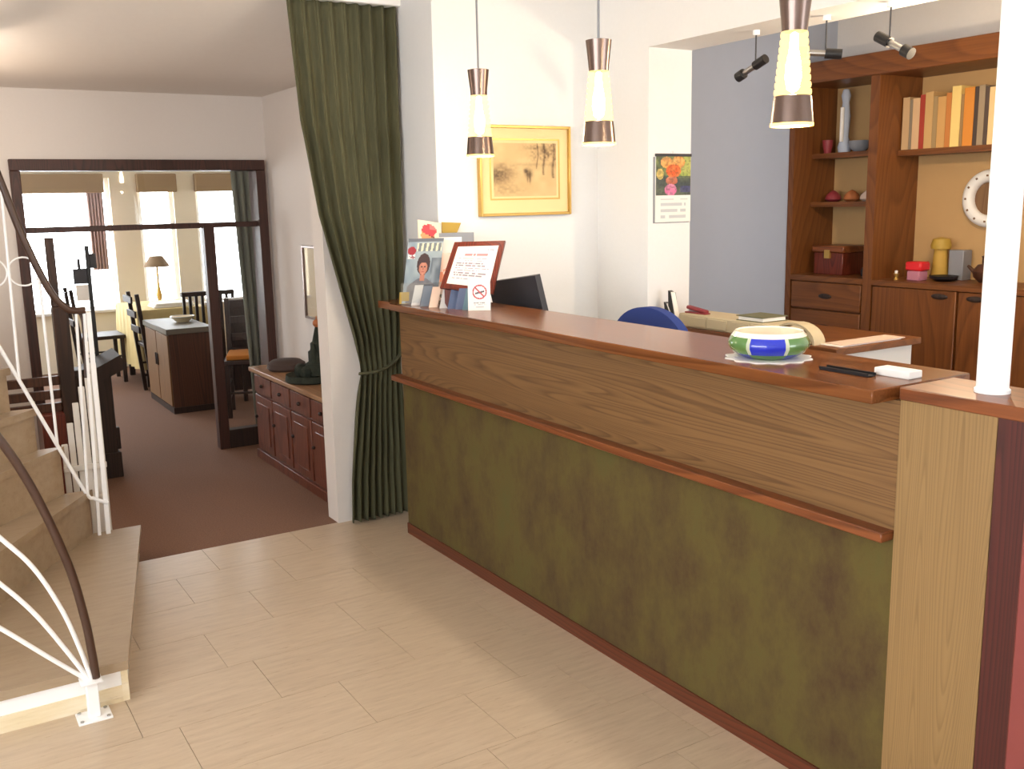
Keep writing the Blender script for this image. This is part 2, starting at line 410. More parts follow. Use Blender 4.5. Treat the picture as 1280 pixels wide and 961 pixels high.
# wall with the etching (front face y = 4.3), its left return at x = 2.25, and the pilaster
struct('wall_picture', G().box(2.252, 3.22, 4.30, 4.86, 0, 2.78), M['wall']).name = 'wall_back'
struct('wall_pilaster', G().box(3.22, 3.50, 3.88, 4.86, 0, 2.385), M['wall']).name = 'wall_pillar'
struct('beam', G().box(3.22, 3.50, -.6, 4.86, 2.385, 2.78), M['wall']).name = 'trim_beam'
struct('wall_office', G().box(3.50, 5.2, 4.31, 4.86, 0, 2.78), M['blue_wall']).name = 'wall_office_left'
struct('wall_office_back', G().box(5.08, 5.2, -2.0, 4.31, 0, 2.78), M['wall'])
# far wall with the wide opening to the dining room
struct('wall_far', G().box(-1.4, .625, 6.7, 6.82, 0, 2.385).box(2.17, 4.3, 6.7, 6.82, 0, 2.385).box(.625, 2.17, 6.7, 6.82, 1.968, 2.385), M['wall_far'])
d1 = sroot('door_1', (1.4, 6.7, 0))
obj('door_post', G().box(.615, .672, 6.66, 6.84, 0, 1.90, .004), M['frame_wood'], d1)
obj('door_post', G().box(2.113, 2.176, 6.66, 6.84, 0, 1.90, .004), M['frame_wood'], d1)
obj('door_head', G().box(.615, 2.176, 6.66, 6.84, 1.90, 1.968, .004), M['frame_wood'], d1)
obj('mullion', G().box(1.745, 1.815, 6.70, 6.78, .0, 1.545, .004), M['frame_wood'], d1)
obj('transom', G().box(.672, 2.113, 6.705, 6.775, 1.525, 1.56, .003), M['frame_wood'], d1)
obj('bottom_rail', G().box(1.815, 2.113, 6.70, 6.78, 0, .13, .004), M['dark_wood'], d1)
obj('pane', G().box(1.815, 2.113, 6.735, 6.741, .13, 1.525), M['glass'], d1)
obj('pane', G().box(.672, 2.113, 6.735, 6.741, 1.56, 1.90), M['glass'], d1)
# window wall of the dining room
ww = G()
for a, b in ((-1.4, .35), (1.93, 2.20), (2.57, 2.80), (3.40, 4.3)): ww.box(a, b, 11.0, 11.16, 0, 2.385)
for a, b in ((.35, 1.93), (2.20, 2.57), (2.80, 3.40)): ww.box(a, b, 11.0, 11.16, 0, .62).box(a, b, 11.0, 11.16, 1.98, 2.385)
struct('wall_windows', ww, M['dining_wall'])
struct('wall_dining_right', G().box(4.2, 4.3, 6.82, 11.0, 0, 2.385), M['dining_wall'])
for i, (a, b) in enumerate(((.35, 1.93), (2.20, 2.57), (2.80, 3.40))):
    w = sroot('window_%d' % (i+1), ((a+b)/2, 11.08, .62))
    f = G()
    f.box(a, a+.04, 11.06, 11.11, .62, 1.98).box(b-.04, b, 11.06, 11.11, .62, 1.98).box(a+.04, b-.04, 11.06, 11.11, .62, .66).box(a+.04, b-.04, 11.06, 11.11, 1.94, 1.98)
    obj('window_frame', f, M['white_metal'], w)
    obj('window_sill', G().box(a, b, 10.94, 11.05, .60, .63, .004), M['white_slats'], w)
    obj('pane', G().box(a+.04, b-.04, 11.083, 11.087, .66, 1.94), M['glass'], w)
w4 = sroot('window_4', (3.95, -2.05, .9))  # unseen window, added to light the grey-blue wall and the bookcase
f = G().box(3.0, 4.9, -2.08, -2.02, .9, .95).box(3.0, 4.9, -2.08, -2.02, 2.15, 2.2)
for x in (3.0, 3.925, 4.85): f.box(x, x+.05, -2.08, -2.02, .95, 2.15)
obj('window_frame', f, M['white_metal'], w4)
obj('pane', G().box(3.05, 4.85, -2.052, -2.048, .95, 2.15), M['glass'], w4)
w6 = sroot('window_6', (-2.35, .4, .8))
f = G().box(-2.38, -2.33, -1.6, 2.4, .8, .86).box(-2.38, -2.33, -1.6, 2.4, 2.34, 2.4)
for y in (-1.6, -.3, 1.0, 2.34): f.box(-2.38, -2.33, y, y+.06, .86, 2.34)
obj('window_frame', f, M['white_metal'], w6)
obj('pane', G().box(-2.357, -2.353, -1.54, 2.34, .86, 2.34), M['glass'], w6)
w5 = sroot('window_5', (-1.45, 9.8, .6))  # added out of view to brighten the dining room from the left
f = G().box(-1.48, -1.43, 9.1, 10.5, .6, .65).box(-1.48, -1.43, 9.1, 10.5, 2.05, 2.1)
for y in (9.1, 10.45): f.box(-1.48, -1.43, y, y+.05, .65, 2.05)
obj('window_frame', f, M['white_metal'], w5)
obj('pane', G().box(-1.457, -1.453, 9.15, 10.45, .65, 2.05), M['glass'], w5)
# curtain rail above the curtain
cr = obj('curtain_rail', G().box(1.70, 2.252, 4.62, 4.72, 2.62, 2.66, .004), M['white_metal']); tag(cr, 'white curtain rail at the top of the green curtain', 'curtain rail')

# ================================================================== STAIRCASE
st = thing('staircase', 'travertine winder staircase rising to the left past the white railings', 'staircase', (-.3, 4.1, 0))
steps = [(.145, [(.504, 3.352), (.849, 4.85)]), (.36, [(-.42, 3.352), (.20, 4.14), (.648, 4.85)]), (.585, [(-.75, 3.352), (.20, 4.43), (.546, 4.85)]),
         (.78, [(-.95, 3.352), (.16, 4.50), (.454, 4.85)]), (.975, [(-1.15, 3.352), (.05, 4.52), (.362, 4.85)]), (1.17, [(-1.38, 3.352), (-.05, 4.55), (.26, 4.85)])]
zp = 0
for k, (z, nose) in enumerate(steps):
    xl = -1.40 if k else -1.40
    poly = [(xl, 3.352)]+nose+[(xl, 4.85)]
    obj('tread', G().prism(poly, z-.032, z), M['stair_stone'], st)
    inner = [(xl, 3.38)]+[(x-.02, y+(.03 if i == 0 else 0)) for i, (x, y) in enumerate(nose)]+[(xl, 4.85)]
    inner[1] = (nose[0][0]-.012, 3.385); inner[-2] = (nose[-1][0]-.02, 4.84)
    obj('riser', G().prism(inner, zp, z-.032), M['stair_stone'] if k else M['white_slats'], st)
    zp = z
obj('side_band', G().box(-1.4, .478, 3.362, 3.384, .058, .113), M['white_metal'], st, label='white painted band under the first tread')
obj('side_plinth', G().box(-1.4, .478, 3.355, 3.385, 0, .058), M['stone_plinth'], st, label='cream stone plinth of the first step')
obj('corner_block', G().box(.478, .500, 3.357, 3.387, 0, .113), M['stone_plinth'], st)
# near railing
nr = thing('stair_railing', 'near stair railing, white fanned rods on a floor post with dark brown arched handrail', 'railing', (.376, 3.30, 0))
obj('base_plate', G().box(.322, .428, 3.258, 3.345, 0, .006, .001), M['white_metal'], nr)
for x in (.334, .416):
    for y in (3.27, 3.335): obj('bolt', G().lathe([(.006, .006), (.006, .010)], (x, y, 0), 8), M['chrome'], nr)
obj('post', G().box(.357, .395, 3.282, 3.318, .006, .128, .003), M['white_metal'], nr)
obj('collar', G().box(.342, .410, 3.268, 3.332, .128, .136, .002), M['white_metal'], nr)
arc = spline([(.393, 3.3, .136), (.389, 3.3, .22), (.377, 3.3, .357), (.346, 3.3, .543), (.277, 3.3, .783), (.196, 3.3, .975), (.08, 3.3, 1.17), (-.10, 3.3, 1.38), (-.36, 3.3, 1.62)], 8)
obj('handrail', G().tube(arc, .0135, 10), M['handrail'], nr, label='dark brown arched handrail')
for pts in ([(.378, 3.3, .136), (.356, 3.3, .24), (.315, 3.3, .39), (.247, 3.3, .55), (.164, 3.3, .669), (.03, 3.3, .85), (-.12, 3.3, 1.02), (-.36, 3.3, 1.25)],
            [(.371, 3.3, .136), (.31, 3.3, .26), (.235, 3.3, .40), (.149, 3.3, .521), (.0, 3.3, .70), (-.15, 3.3, .86), (-.36, 3.3, 1.05)],
            [(.366, 3.3, .136), (.26, 3.3, .245), (.134, 3.3, .378), (-.02, 3.3, .53), (-.18, 3.3, .68), (-.36, 3.3, .84)]):
    obj('baluster', G().tube(spline(pts, 6), .0075, 8), M['white_metal'], nr)
obj('upper_post', G().box(-.375, -.345, 3.285, 3.315, 0, 1.64, .003), M['white_metal'], nr)
# far railing
fr = thing('stair_railing', 'far stair railing, straight white rods with ring ornament under a dark sloping handrail', 'railing', (.62, 4.80, .145))
obj('handrail', G().tube(spline([(.14, 4.8, 2.60), (.31, 4.8, 2.15), (.36, 4.8, 1.96), (.403, 4.8, 1.794), (.47, 4.8, 1.536), (.545, 4.8, 1.322), (.602, 4.8, 1.235), (.64, 4.8, 1.214), (.688, 4.8, 1.212)], 6), .016, 10), M['handrail'], fr, label='dark sloping handrail')
obj('handrail_drop', G().tube(spline([(.668, 4.815, 1.20), (.676, 4.815, 1.15), (.672, 4.815, 1.02), (.664, 4.815, .90)], 6), .007, 8), M['handrail'], fr)
obj('bottom_rail', G().tube(spline([(.14, 4.8, 1.48), (.22, 4.8, 1.30), (.277, 4.8, 1.182), (.328, 4.8, 1.072), (.46, 4.8, .74), (.605, 4.8, .378), (.646, 4.8, .328), (.703, 4.8, .297)], 6), .0085, 8), M['white_metal'], fr)
for a, b in (((.285, 4.8, 2.22), (.275, 4.8, 1.19)), ((.404, 4.8, 1.76), (.389, 4.8, .915)), ((.513, 4.8, 1.40), (.514, 4.8, .60)), ((.650, 4.8, 1.21), (.620, 4.8, .35))):
    obj('baluster', G().tube([a, b], .0065, 8), M['white_metal'], fr)
obj('post', G().slab([(.678, 4.80, 1.20), (.690, 4.80, 1.20), (.660, 4.80, .145), (.646, 4.80, .145)], .016), M['white_metal'], fr)
obj('post', G().slab([(.692, 4.80, 1.20), (.712, 4.80, 1.20), (.703, 4.80, .145), (.683, 4.80, .145)], .016), M['white_metal'], fr)
obj('ring', G().ring((.455, 4.8, 1.40), .062, .004), M['white_metal'], fr); obj('ring', G().ring((.327, 4.8, 1.40), .062, .004), M['white_metal'], fr)
# white slatted side panel behind it
sp = thing('slatted_panel', 'white slatted wooden panel with sloping top behind the far stair railing', 'panel', (.65, 5.0, 0))
for i, (x, z) in enumerate(((.566, .56), (.599, .66), (.632, .755), (.665, .83), (.698, .89), (.727, .94))):
    obj('slat', G().box(x-.0135, x+.0135, 4.995, 5.010, 0, z, .002), M['white_slats'], sp)
obj('cross_rail', G().box(.55, .742, 4.978, 4.995, .425, .452, .002), M['white_slats'], sp)

# ================================================================== RECEPTION COUNTER
rc = thing('reception_counter', 'long wooden reception counter with olive cloth front', 'counter', (2.2, 3.0, 0))
obj('cloth_panel', G().box(2.056, 2.09, 1.505, 4.365, .055, .81), M['olive'], rc, label='mottled olive green cloth front panel')
obj('plinth', G().box(2.050, 2.10, 1.505, 4.368, 0, .055), M['plinth_wood'], rc)
obj('veneer_panel', G().box(2.054, 2.09, 1.505, 4.365, .822, 1.155), M['veneer'], rc, label='oak veneer upper front panel')
obj('ledge', G().box(2.009, 2.09, 1.507, 4.40, .795, .822, .003), M['edge_wood'], rc)
obj('end_wall', G().box(2.09, 2.25, 4.33, 4.365, 0, 1.155), M['veneer'], rc)
obj('worktop', G().box(1.968, 2.36, 1.522, 4.298, 1.155, 1.190, .003).box(1.985, 2.248, 4.298, 4.46, 1.155, 1.190), M['top_wood'], rc)
obj('inner_panel', G().box(2.09, 2.115, 1.505, 4.33, 0, 1.155), M['brown_wood'], rc)
obj('desk_shelf', G().box(2.115, 2.80, 1.75, 4.29, .71, .74), M['brown_wood'], rc)
obj('desk_support', G().box(2.115, 2.78, 1.75, 1.79, 0, .71), M['brown_wood'], rc)
obj('end_panel', G().box(2.052, 2.25, 1.25, 1.503, 0, 1.160), M['veneer_light'], rc, label='pale veneer panel at the near end')
obj('end_cap', G().box(2.046, 2.262, 1.10, 1.505, 1.160, 1.192, .003), M['edge_wood'], rc)
obj('end_post', G().box(2.052, 2.25, 1.105, 1.248, 0, 1.160), M['maroon'], rc, label='dark maroon post at the near end')
rp = obj('padded_panel', G().box(1.99, 2.04, .50, 1.140, 0, 1.12, .006), M['red_panel']); tag(rp, 'red padded panel standing at the near end of the counter', 'panel')
wp = thing('column', 'slim white column rising from the near end of the counter', 'column', (2.16, 1.335, 1.192))
obj('shaft', G().lathe([(.036, 1.204), (.036, 2.78)], (2.16, 1.335, 0), 24), M['white_metal'], wp)
obj('foot_ring', G().lathe([(.040, 1.192), (.040, 1.200), (.036, 1.204)], (2.16, 1.335, 0), 24), M['white_metal'], wp)

# ================================================================== CURTAIN
ct = thing('curtain', 'green velvet curtain gathered by a tieback beside the reception counter', 'curtain', (2.05, 4.66, 0))
Lt = [(2.62, 1.664), (2.063, 1.698), (1.607, 1.763), (1.206, 1.866), (.997, 1.920), (.849, 1.948), (.80, 1.952), (.70, 1.93), (.579, 1.911), (.241, 1.870), (.0, 1.857)]
Rt = [(2.62, 2.240), (1.4, 2.225), (1.0, 2.205), (.84, 2.185), (.70, 2.19), (.4, 2.20), (0, 2.205)]
def pinch(z): return math.exp(-((z-.83)/.12)**2)
NU, NV = 150, 80
vs, fs = [], []
for j in range(NV+1):
    z = .012+(2.618-.012)*j/NV
    l, r = interp(Lt, z), interp(Rt, z)
    for i in range(NU+1):
        u = i/NU
        ph = 2*PI*(8.5*u)+.5*math.sin(3*u+z)
        amp = (.022+.010*math.sin(5*u+1.2*z))*(1-.65*pinch(z))
        amp *= .75 if z > 2.0 else 1
        y = 4.655-amp*math.sin(ph)-.006*math.sin(2*ph+1.3)-.015*pinch(z)*math.sin(PI*u)
        x = l+(r-l)*u+.006*math.cos(ph)
        vs.append((x-2.05, y-4.66, z))
for j in range(NV):
    for i in range(NU):
        a = j*(NU+1)+i; fs.append((a, a+1, a+NU+2, a+NU+1))
me = bpy.data.meshes.new('cloth'); me.from_pydata(vs, [], fs); me.materials.append(M['curtain'])
me.polygons.foreach_set('use_smooth', [True]*len(fs))
cl = bpy.data.objects.new('cloth', me); C.objects.link(cl); cl.parent = ct; ORG['cloth'] = ORG['curtain']
so = cl.modifiers.new('thickness', 'SOLIDIFY'); so.thickness = .004
tb = []
for i in range(17):
    t = i/16; tb.append((1.945+.245*t, 4.655-.05*math.sin(PI*t)-.004, .80+.085*t*t))
obj('tieback', G().tube(tb, .018, 8, flat=.45), M['curtain'], ct)

# ================================================================== PENDANTS
def pendant(loc, label):
    x, y, _ = loc
    t = thing('pendant_lamp', label, 'lamp', loc, 'pendant lamps over the counter'); z0 = 1.848
    obj('cord', G().tube([(x, y, z0+.35), (x, y, 2.765)], .0048, 6), M['grey_plastic'], t)
    obj('ceiling_rose', G().lathe([(.045, 2.755), (.045, 2.78)], (x, y, 0), 20), M['white_metal'], t)
    obj('shade_top', G().lathe([(.0345, z0+.252), (.037, z0+.28), (.041, z0+.315), (.0455, z0+.355), (.030, z0+.358), (.006, z0+.362)], (x, y, 0), 32, cap0=False), M['bronze'], t)
    prof = []; n = 9; za, zb = z0+.082, z0+.252
    for k in range(n):
        a = za+(zb-za)*k/n; h = (zb-za)/n
        ra = .0505-.016*(k/n)
        prof += [(ra-.004, a), (ra, a+h*.15), (ra+.001, a+h*.5), (ra, a+h*.85)]
    prof.append((.0345, zb))
    obj('glass_louvres', G().lathe(prof, (x, y, 0), 32, cap0=False, cap1=False), M['lamp_glass'], t, label='glowing ribbed glass of the lamp')
    obj('bulb', G().lathe([(.002, z0+.09), (.016, z0+.10), (.022, z0+.13), (.020, z0+.165), (.013, z0+.20), (.010, z0+.245), (.002, z0+.25)], (x, y, 0), 16), M['bulb'], t)
    obj('shade_base', G().lathe([(.0588, z0+.008), (.0515, z0+.080), (.049, z0+.082), (.0555, z0+.010)], (x, y, 0), 32, cap0=False, cap1=False), M['bronze'], t)
    obj('rim', G().lathe([(.0592, z0), (.0592, z0+.008), (.0545, z0+.010), (.0545, z0)], (x, y, 0), 32, cap0=False, cap1=False), M['lamp_tip'], t)
    return t
for y, lb in ((3.70, 'bronze pendant lamp hanging in front of the etching, farthest along the counter'), (2.862, 'bronze pendant lamp hanging midway along the counter beside the white pillar'), (1.972, 'bronze pendant lamp hanging nearest, above the ceramic bowl')):
    pendant((2.15, y, 1.848), lb)
    lamp('pendant_bulb', (2.15, y, 1.866), 7, WARM, .03)
    

# ================================================================== COUNTER ITEMS
ZT = 1.190
# ceramic bowl on a lace doily
bx, by = 2.145, 2.030
g = G(); pts = []
for i in range(72):
    a = 2*PI*i/72; r = .122+.007*math.cos(a*12)
    pts.append((bx+r*math.cos(a), by+r*math.sin(a)))
dl = obj('doily', g.prism(pts, ZT, ZT+.0025), M['lace']); tag(dl, 'white lace doily with scalloped edge under the painted bowl', 'doily')
g = G(); zb = ZT+.0025
g.lathe([(.072, zb), (.080, zb+.004), (.104, zb+.018), (.117, zb+.036), (.117, zb+.050), (.108, zb+.066), (.100, zb+.076), (.098, zb+.079), (.094, zb+.076), (.102, zb+.060), (.106, zb+.045), (.098, zb+.022), (.07, zb+.010), (.002, zb+.009)], (bx, by, 0), 64)
bw = obj('bowl', g, M['glaze']); tag(bw, 'round ceramic bowl painted blue and green on the counter top', 'bowl')
me = bw.data; at = me.color_attributes.new('Col', 'FLOAT_COLOR', 'CORNER')
cols = []
for p in me.polygons:
    c = p.center; a = math.atan2(c.y, c.x); z = c.z; inside = p.normal.x*c.x+p.normal.y*c.y < 0 and z > .006 and math.hypot(c.x, c.y) < .109
    t6 = ((a+2.40+PI/6+2*PI)/(2*PI)*6) % 6; k = int(t6); ff = t6 % 1      # six painted fields round the wall
    if z > .070 or (inside and z > .008): col = (240, 232, 214)
    elif z < .022: col = (84, 120, 70) if k % 2 == 0 else (44, 58, 150)
    elif k % 2 == 0: col = (34, 54, 190) if .06 < ff < .92 and z < .062 else (196, 204, 176)
    else: col = (92, 132, 74)
    for _ in p.loop_indices: cols += list(lin(col))
at.data.foreach_set('color', cols)
wb = obj('box', G().box(2.150, 2.205, 1.555, 1.662, ZT, ZT+.020, .002), M['white_card']); tag(wb, 'small flat white box at the near end of the counter top', 'box')
pt = thing('pen_tray', 'long thin black pen tray lying beside the white box on the counter', 'tray', (2.115, 1.72, ZT))
obj('tray', G().box(2.098, 2.132, 1.640, 1.800, ZT, ZT+.004, .001), M['black'], pt)
obj('lip', G().box(2.098, 2.101, 1.640, 1.800, ZT+.004, ZT+.010).box(2.129, 2.132, 1.640, 1.800, ZT+.004, ZT+.010), M['black'], pt)
RV = Vector((math.cos(.47), -math.sin(.47), 0)); BV = Vector((math.sin(.47), math.cos(.47), 0))   # right and away, for cards turned to the visitor
def card(px, w, h, lean, t, shift=0):
    p = Vector(px); upv = Vector((0, 0, h))+BV*lean+RV*shift
    return [p+upv, p+RV*w+upv, p+RV*w, p]
# magazine in a clear acrylic stand
mg = thing('magazine', 'magazine with a dark haired woman on the cover in the acrylic stand', 'magazine', (2.05, 4.17, ZT))
cs = card((1.982, 4.185, ZT+.006), .165, .300, .03, .006, .045)
obj('pages', G().slab(cs, .006), M['white_paper'], mg)
def cover(u, v):
    x, y = u, v
    c = mixc((116, 134, 146), (168, 178, 182), vnoise(x, y, 6))
    if y < .05: return (96, 100, 108)
    if .07 < y < .20 and .26 < x < .97:                           # bold slanting masthead letters, too blurred to read
        k = (x-.26)*7.2+(y-.07)*1.2
        if (k % 1) < .45: return (214, 206, 178)
        return (108, 116, 120)
    if (x-.13)**2/.014+(y-.19)**2/.0042 < 1: return (150, 30, 42)
    if .04 < x < .24 and .24 < y < .31: return (222, 218, 214) if hsh(int(x*30), int(y*60)) > .35 else (150, 90, 96)
    if abs(y-.435) < .010 and (abs(x-.455) < .024 or abs(x-.548) < .024): return (60, 36, 34)
    if abs(y-.515) < .008 and abs(x-.50) < .032: return (150, 60, 60)
    if abs(x-.50) < .010 and .45 < y < .485: return (164, 100, 80)
    if (x-.50)**2/.014+(y-.46)**2/.0105 < 1 and y > .37: return mixc((196, 132, 108), (170, 104, 84), abs(x-.5)*6)
    if (x-.50)**2/.034+(y-.40)**2/.028 < 1: return (58, 34, 34)
    if .43 < x < .57 and .52 < y < .66: return (180, 118, 96)
    if y > .60+abs(x-.5)**1.5*.55 and y < 1.0 and .1 < x < .9: return mixc((124, 124, 130), (98, 98, 106), vnoise(x, y, 12))
    if x > .72 and .3 < y < .8: return mixc((74, 84, 96), (150, 160, 166), vnoise(x, y, 10))
    return c
nrm = (cs[1]-cs[0]).cross(cs[3]-cs[0]).normalized()*.006
front = cs if nrm.dot(BV) > 0 else [p+nrm for p in cs]
printed('cover', front, 60, 96, cover, mg)
ac = thing('brochure_stand', 'clear acrylic brochure stand at the far end of the counter', 'stand', (2.06, 4.15, ZT))
a0 = Vector((1.965, 4.150, ZT))
obj('front_pocket', G().slab(card(a0, .235, .105, -.006, .003), .003), M['acrylic'], ac)
obj('foot', G().box(1.985, 2.20, 4.16, 4.24, ZT, ZT+.003), M['acrylic'], ac)
yc = obj('card', G().slab(card((1.972, 4.19, ZT+.004), .045, .055, .0, .003, .004), .003), M['gold_card']); tag(yc, 'small golden card at the left end of the acrylic brochure stand', 'card')
# booklets standing behind
rcard = thing('booklet', 'booklet with a red hat and face, tallest at the far end of the counter', 'booklet', (2.19, 4.24, ZT))
cs = [Vector((2.120, 4.262, 1.582)), Vector((2.232, 4.236, 1.562)), Vector((2.232, 4.236, ZT)), Vector((2.120, 4.262, ZT))]
obj('pages', G().slab([p+Vector((.006, .012, 0)) for p in cs], .004), M['white_paper'], rcard)
def facecard(u, v):
    y = v*3.6
    if y < 1.05:
        if (u-.48)**2/.10+(y-.40)**2/.07 < 1 and y < .50+.25*u: return (188, 52, 62) if u < .5 or y > .35 else (222, 110, 104)
        if abs(y-(.28+.65*u)) < .06 and u > .3: return (120, 62, 44)
        if (u-.42)**2/.09+(y-.65)**2/.10 < 1: return (222, 152, 100)
        return (226, 206, 184)
    return (206, 150, 120) if u > .55 else (190, 176, 160)
printed('cover', cs, 20, 60, facecard, rcard)
gc = obj('leaflet', G().slab([(2.250, 4.262, 1.566), (2.352, 4.252, 1.560), (2.322, 4.256, 1.50), (2.300, 4.257, ZT), (2.252, 4.262, ZT)], .003), M['gold_card']); tag(gc, 'gold leaflet with slanted edge behind the grey folder box', 'leaflet')
gb = thing('folder_box', 'grey folder box standing behind the framed notice', 'box', (2.29, 4.22, ZT))
cs = card((2.205, 4.245, ZT), .185, .325, 0, .03)
obj('case', G().slab(cs, .022), M['grey_plastic'], gb); obj('label_sheet', G().slab([cs[0]+Vector((.01, -.012, -.02)), cs[0]+RV*.12+Vector((.0, -.012, -.02)), cs[3]+RV*.12+Vector((0, -.012, .05)), cs[3]+Vector((.01, -.012, .05))], .003), M['white_paper'], gb)
pk = thing('booklet', 'pale pink and orange booklet between magazine and framed notice', 'booklet', (2.18, 4.15, ZT))
cs = card((2.150, 4.148, ZT), .075, .235, .0, .004, .012)
obj('pages', G().slab(cs, .004), M['pink_paper'], pk)
printed('cover', cs, 14, 40, lambda u, v: (232, 150, 116) if (.25 < v < .75 and vnoise(u, v*3, 5) > .5) else ((96, 84, 60) if v > .82 and vnoise(u, v*3, 7) > .45 else (238, 204, 184)), pk, .0055)
# framed notice
fn = thing('framed_notice', 'printed notice in a reddish mahogany frame leaning among the brochures', 'frame', (2.28, 4.07, ZT))
TL, TR, BR, BL = Vector((2.292, 4.21, 1.466)), Vector((2.472, 4.035, 1.470)), Vector((2.366, 3.985, 1.226)), Vector((2.180, 4.165, 1.255))
def inset(q, s):
    c = (q[0]+q[1]+q[2]+q[3])/4; return [c+(p-c)*s for p in q]
out = [TL, TR, BR, BL]
# brought back over the counter top, a little smaller, so that it stands on its easel
sc_ = .94; out = [Vector((p.x*sc_, p.y*sc_, CAM_H+(p.z-CAM_H)*sc_)) for p in out]
inn = inset(out, .80)
nrm = (out[1]-out[0]).cross(out[3]-out[0]).normalized()
if nrm.y > 0: nrm = -nrm
for i in range(4):
    j = (i+1) % 4
    q = [out[i], out[j], inn[j], inn[i]]
    n2 = (q[1]-q[0]).cross(q[3]-q[0]).normalized(); obj('frame_rail', G().slab([p+nrm*.010 for p in q], -.016*(1 if n2.dot(nrm) > 0 else -1)), M['mahogany'], fn)
obj('backing', G().slab([p for p in inset(out, .97)], -.004*(1 if (out[1]-out[0]).cross(out[3]-out[0]).dot(nrm) > 0 else -1)), M['brown_wood'], fn)
def notice(u, v):
    if .07 < v < .14 and .76 < u < .94: return (150, 150, 160) if vnoise(u, v, 30) > .45 else (226, 214, 208)
    if .20 < v < .245 and .22 < u < .80: return (190, 120, 120) if hsh(int(u*34), 3) > .25 else (226, 214, 208)
    rows = [.31, .37, .43, .49, .55, .62, .68, .74, .82]
    for r in rows:
        if r < v < r+.024 and .08 < u < (.62+.3*hsh(int(r*100), 9)): return (140, 130, 138) if hsh(int(u*42), int(r*90)) > .28 else (226, 214, 208)
    return (226, 214, 208)
printed('notice_sheet', [p+nrm*.002 for p in inn], 48, 52, notice, fn, .009)
bmid = (out[2]+out[3])/2; tmid = (out[0]+out[1])/2
obj('easel_leg', G().slab([tmid*.4+bmid*.6+Vector((.02, .05, 0)), tmid*.4+bmid*.6+Vector((.05, .04, 0)), Vector((bmid.x+.09, bmid.y+.06, ZT)), Vector((bmid.x+.06, bmid.y+.07, ZT))], .004), M['brown_wood'], fn)
obj('easel_foot', G().slab([out[3]+Vector((.02, 0, 0)), out[2]+Vector((-.02, 0, 0)), Vector((out[2].x-.02, out[2].y, ZT)), Vector((out[3].x+.02, out[3].y, ZT))], .006), M['mahogany'], fn)
# row of small leaflets leaning in front
leaf = [((2.004, 4.130), 'e9e4e0', 'white leaflet, leftmost of the small leaflet row on the counter'), ((2.016, 4.062), '6c7684', 'slate grey leaflet beside the leftmost white leaflet'),
        ((2.022, 3.985), 'dcc0ac', 'pale pink leaflet in the small leaflet row'), ((2.044, 3.922), 'd4d2d0', 'light grey leaflet right of the pale pink leaflet'),
        ((2.056, 3.868), '4e5c7c', 'blue leaflet right of the light grey leaflet'), ((2.072, 3.826), '5a6684', 'second blue leaflet, in the middle of the right half of the row'), ((2.086, 3.785), '62808c', 'teal leaflet next to the no smoking sign')]
for (x, y), c, lb in leaf:
    l = obj('leaflet', G().slab(card((x, y, ZT), .040, .092, .022, .003, .022), .003), colour(c)); tag(l, lb, 'leaflet', 'small leaflets on the counter')
# no smoking sign
ns = thing('no_smoking_sign', 'white no smoking card with red ring standing on the counter', 'sign', (2.12, 3.69, ZT))
cs = [Vector((2.083, 3.705, 1.328)), Vector((2.165, 3.662, 1.326)), Vector((2.150, 3.650, ZT)), Vector((2.083, 3.708, ZT))]
cs = card((2.090, 3.738, ZT), .098, .140, .012, .003, .002)
obj('card', G().slab(cs, .002), M['white_card'], ns)
def nosmoke(u, v):
    x, y = u-.52, (v-.42)*1.43
    r = math.hypot(x, y)
    if .265 < r < .325: return (186, 74, 84)
    if r < .27 and abs(x+y*-1+.0) < .05 and False: return (186, 74, 84)
    if r < .27 and abs(x-y) < .045: return (186, 74, 84)
    if abs(y-.02+.25*x) < .040 and -.2 < x < .2: return (96, 84, 92)
    if abs(x+.13+.06*math.sin(y*30)) < .022 and -.17 < y < -.02: return (150, 130, 136)
    if .74 < v < .775 and .26 < u < .76: return (150, 144, 148) if hsh(int(u*30), 2) > .3 else (232, 230, 226)
    if .80 < v < .83 and .22 < u < .80: return (150, 144, 148) if hsh(int(u*30), 5) > .3 else (232, 230, 226)
    if .87 < v < .90 and .34 < u < .70: return (190, 184, 186)
    return (232, 230, 226)
printed('print', cs, 44, 62, nosmoke, ns, .004)

# ================================================================== WALL ITEMS
pf = thing('framed_etching', 'framed sepia etching of riders on the white wall behind the counter', 'picture', (2.75, 4.285, 1.585))
x0, x1, z0, z1 = 2.476, 3.026, 1.586, 2.032
for q in ((x0, x0+.014, z0, z1), (x1-.014, x1, z0, z1), (x0+.014, x1-.014, z0, z0+.014), (x0+.014, x1-.014, z1-.014, z1)):
    obj('frame_rail', G().box(q[0], q[1], 4.268, 4.299, q[2], q[3], .002), M['gilt'], pf)
obj('mount', G().box(x0+.014, x1-.014, 4.284, 4.296, z0+.014, z1-.014), M['pale_mount'], pf)
for q in ((2.540, 2.548, 1.665, 1.968), (2.954, 2.962, 1.665, 1.968), (2.548, 2.954, 1.665, 1.673), (2.548, 2.954, 1.960, 1.968)):
    obj('inner_line', G().box(q[0], q[1], 4.282, 4.2845, q[2], q[3]), M['gilt'], pf)
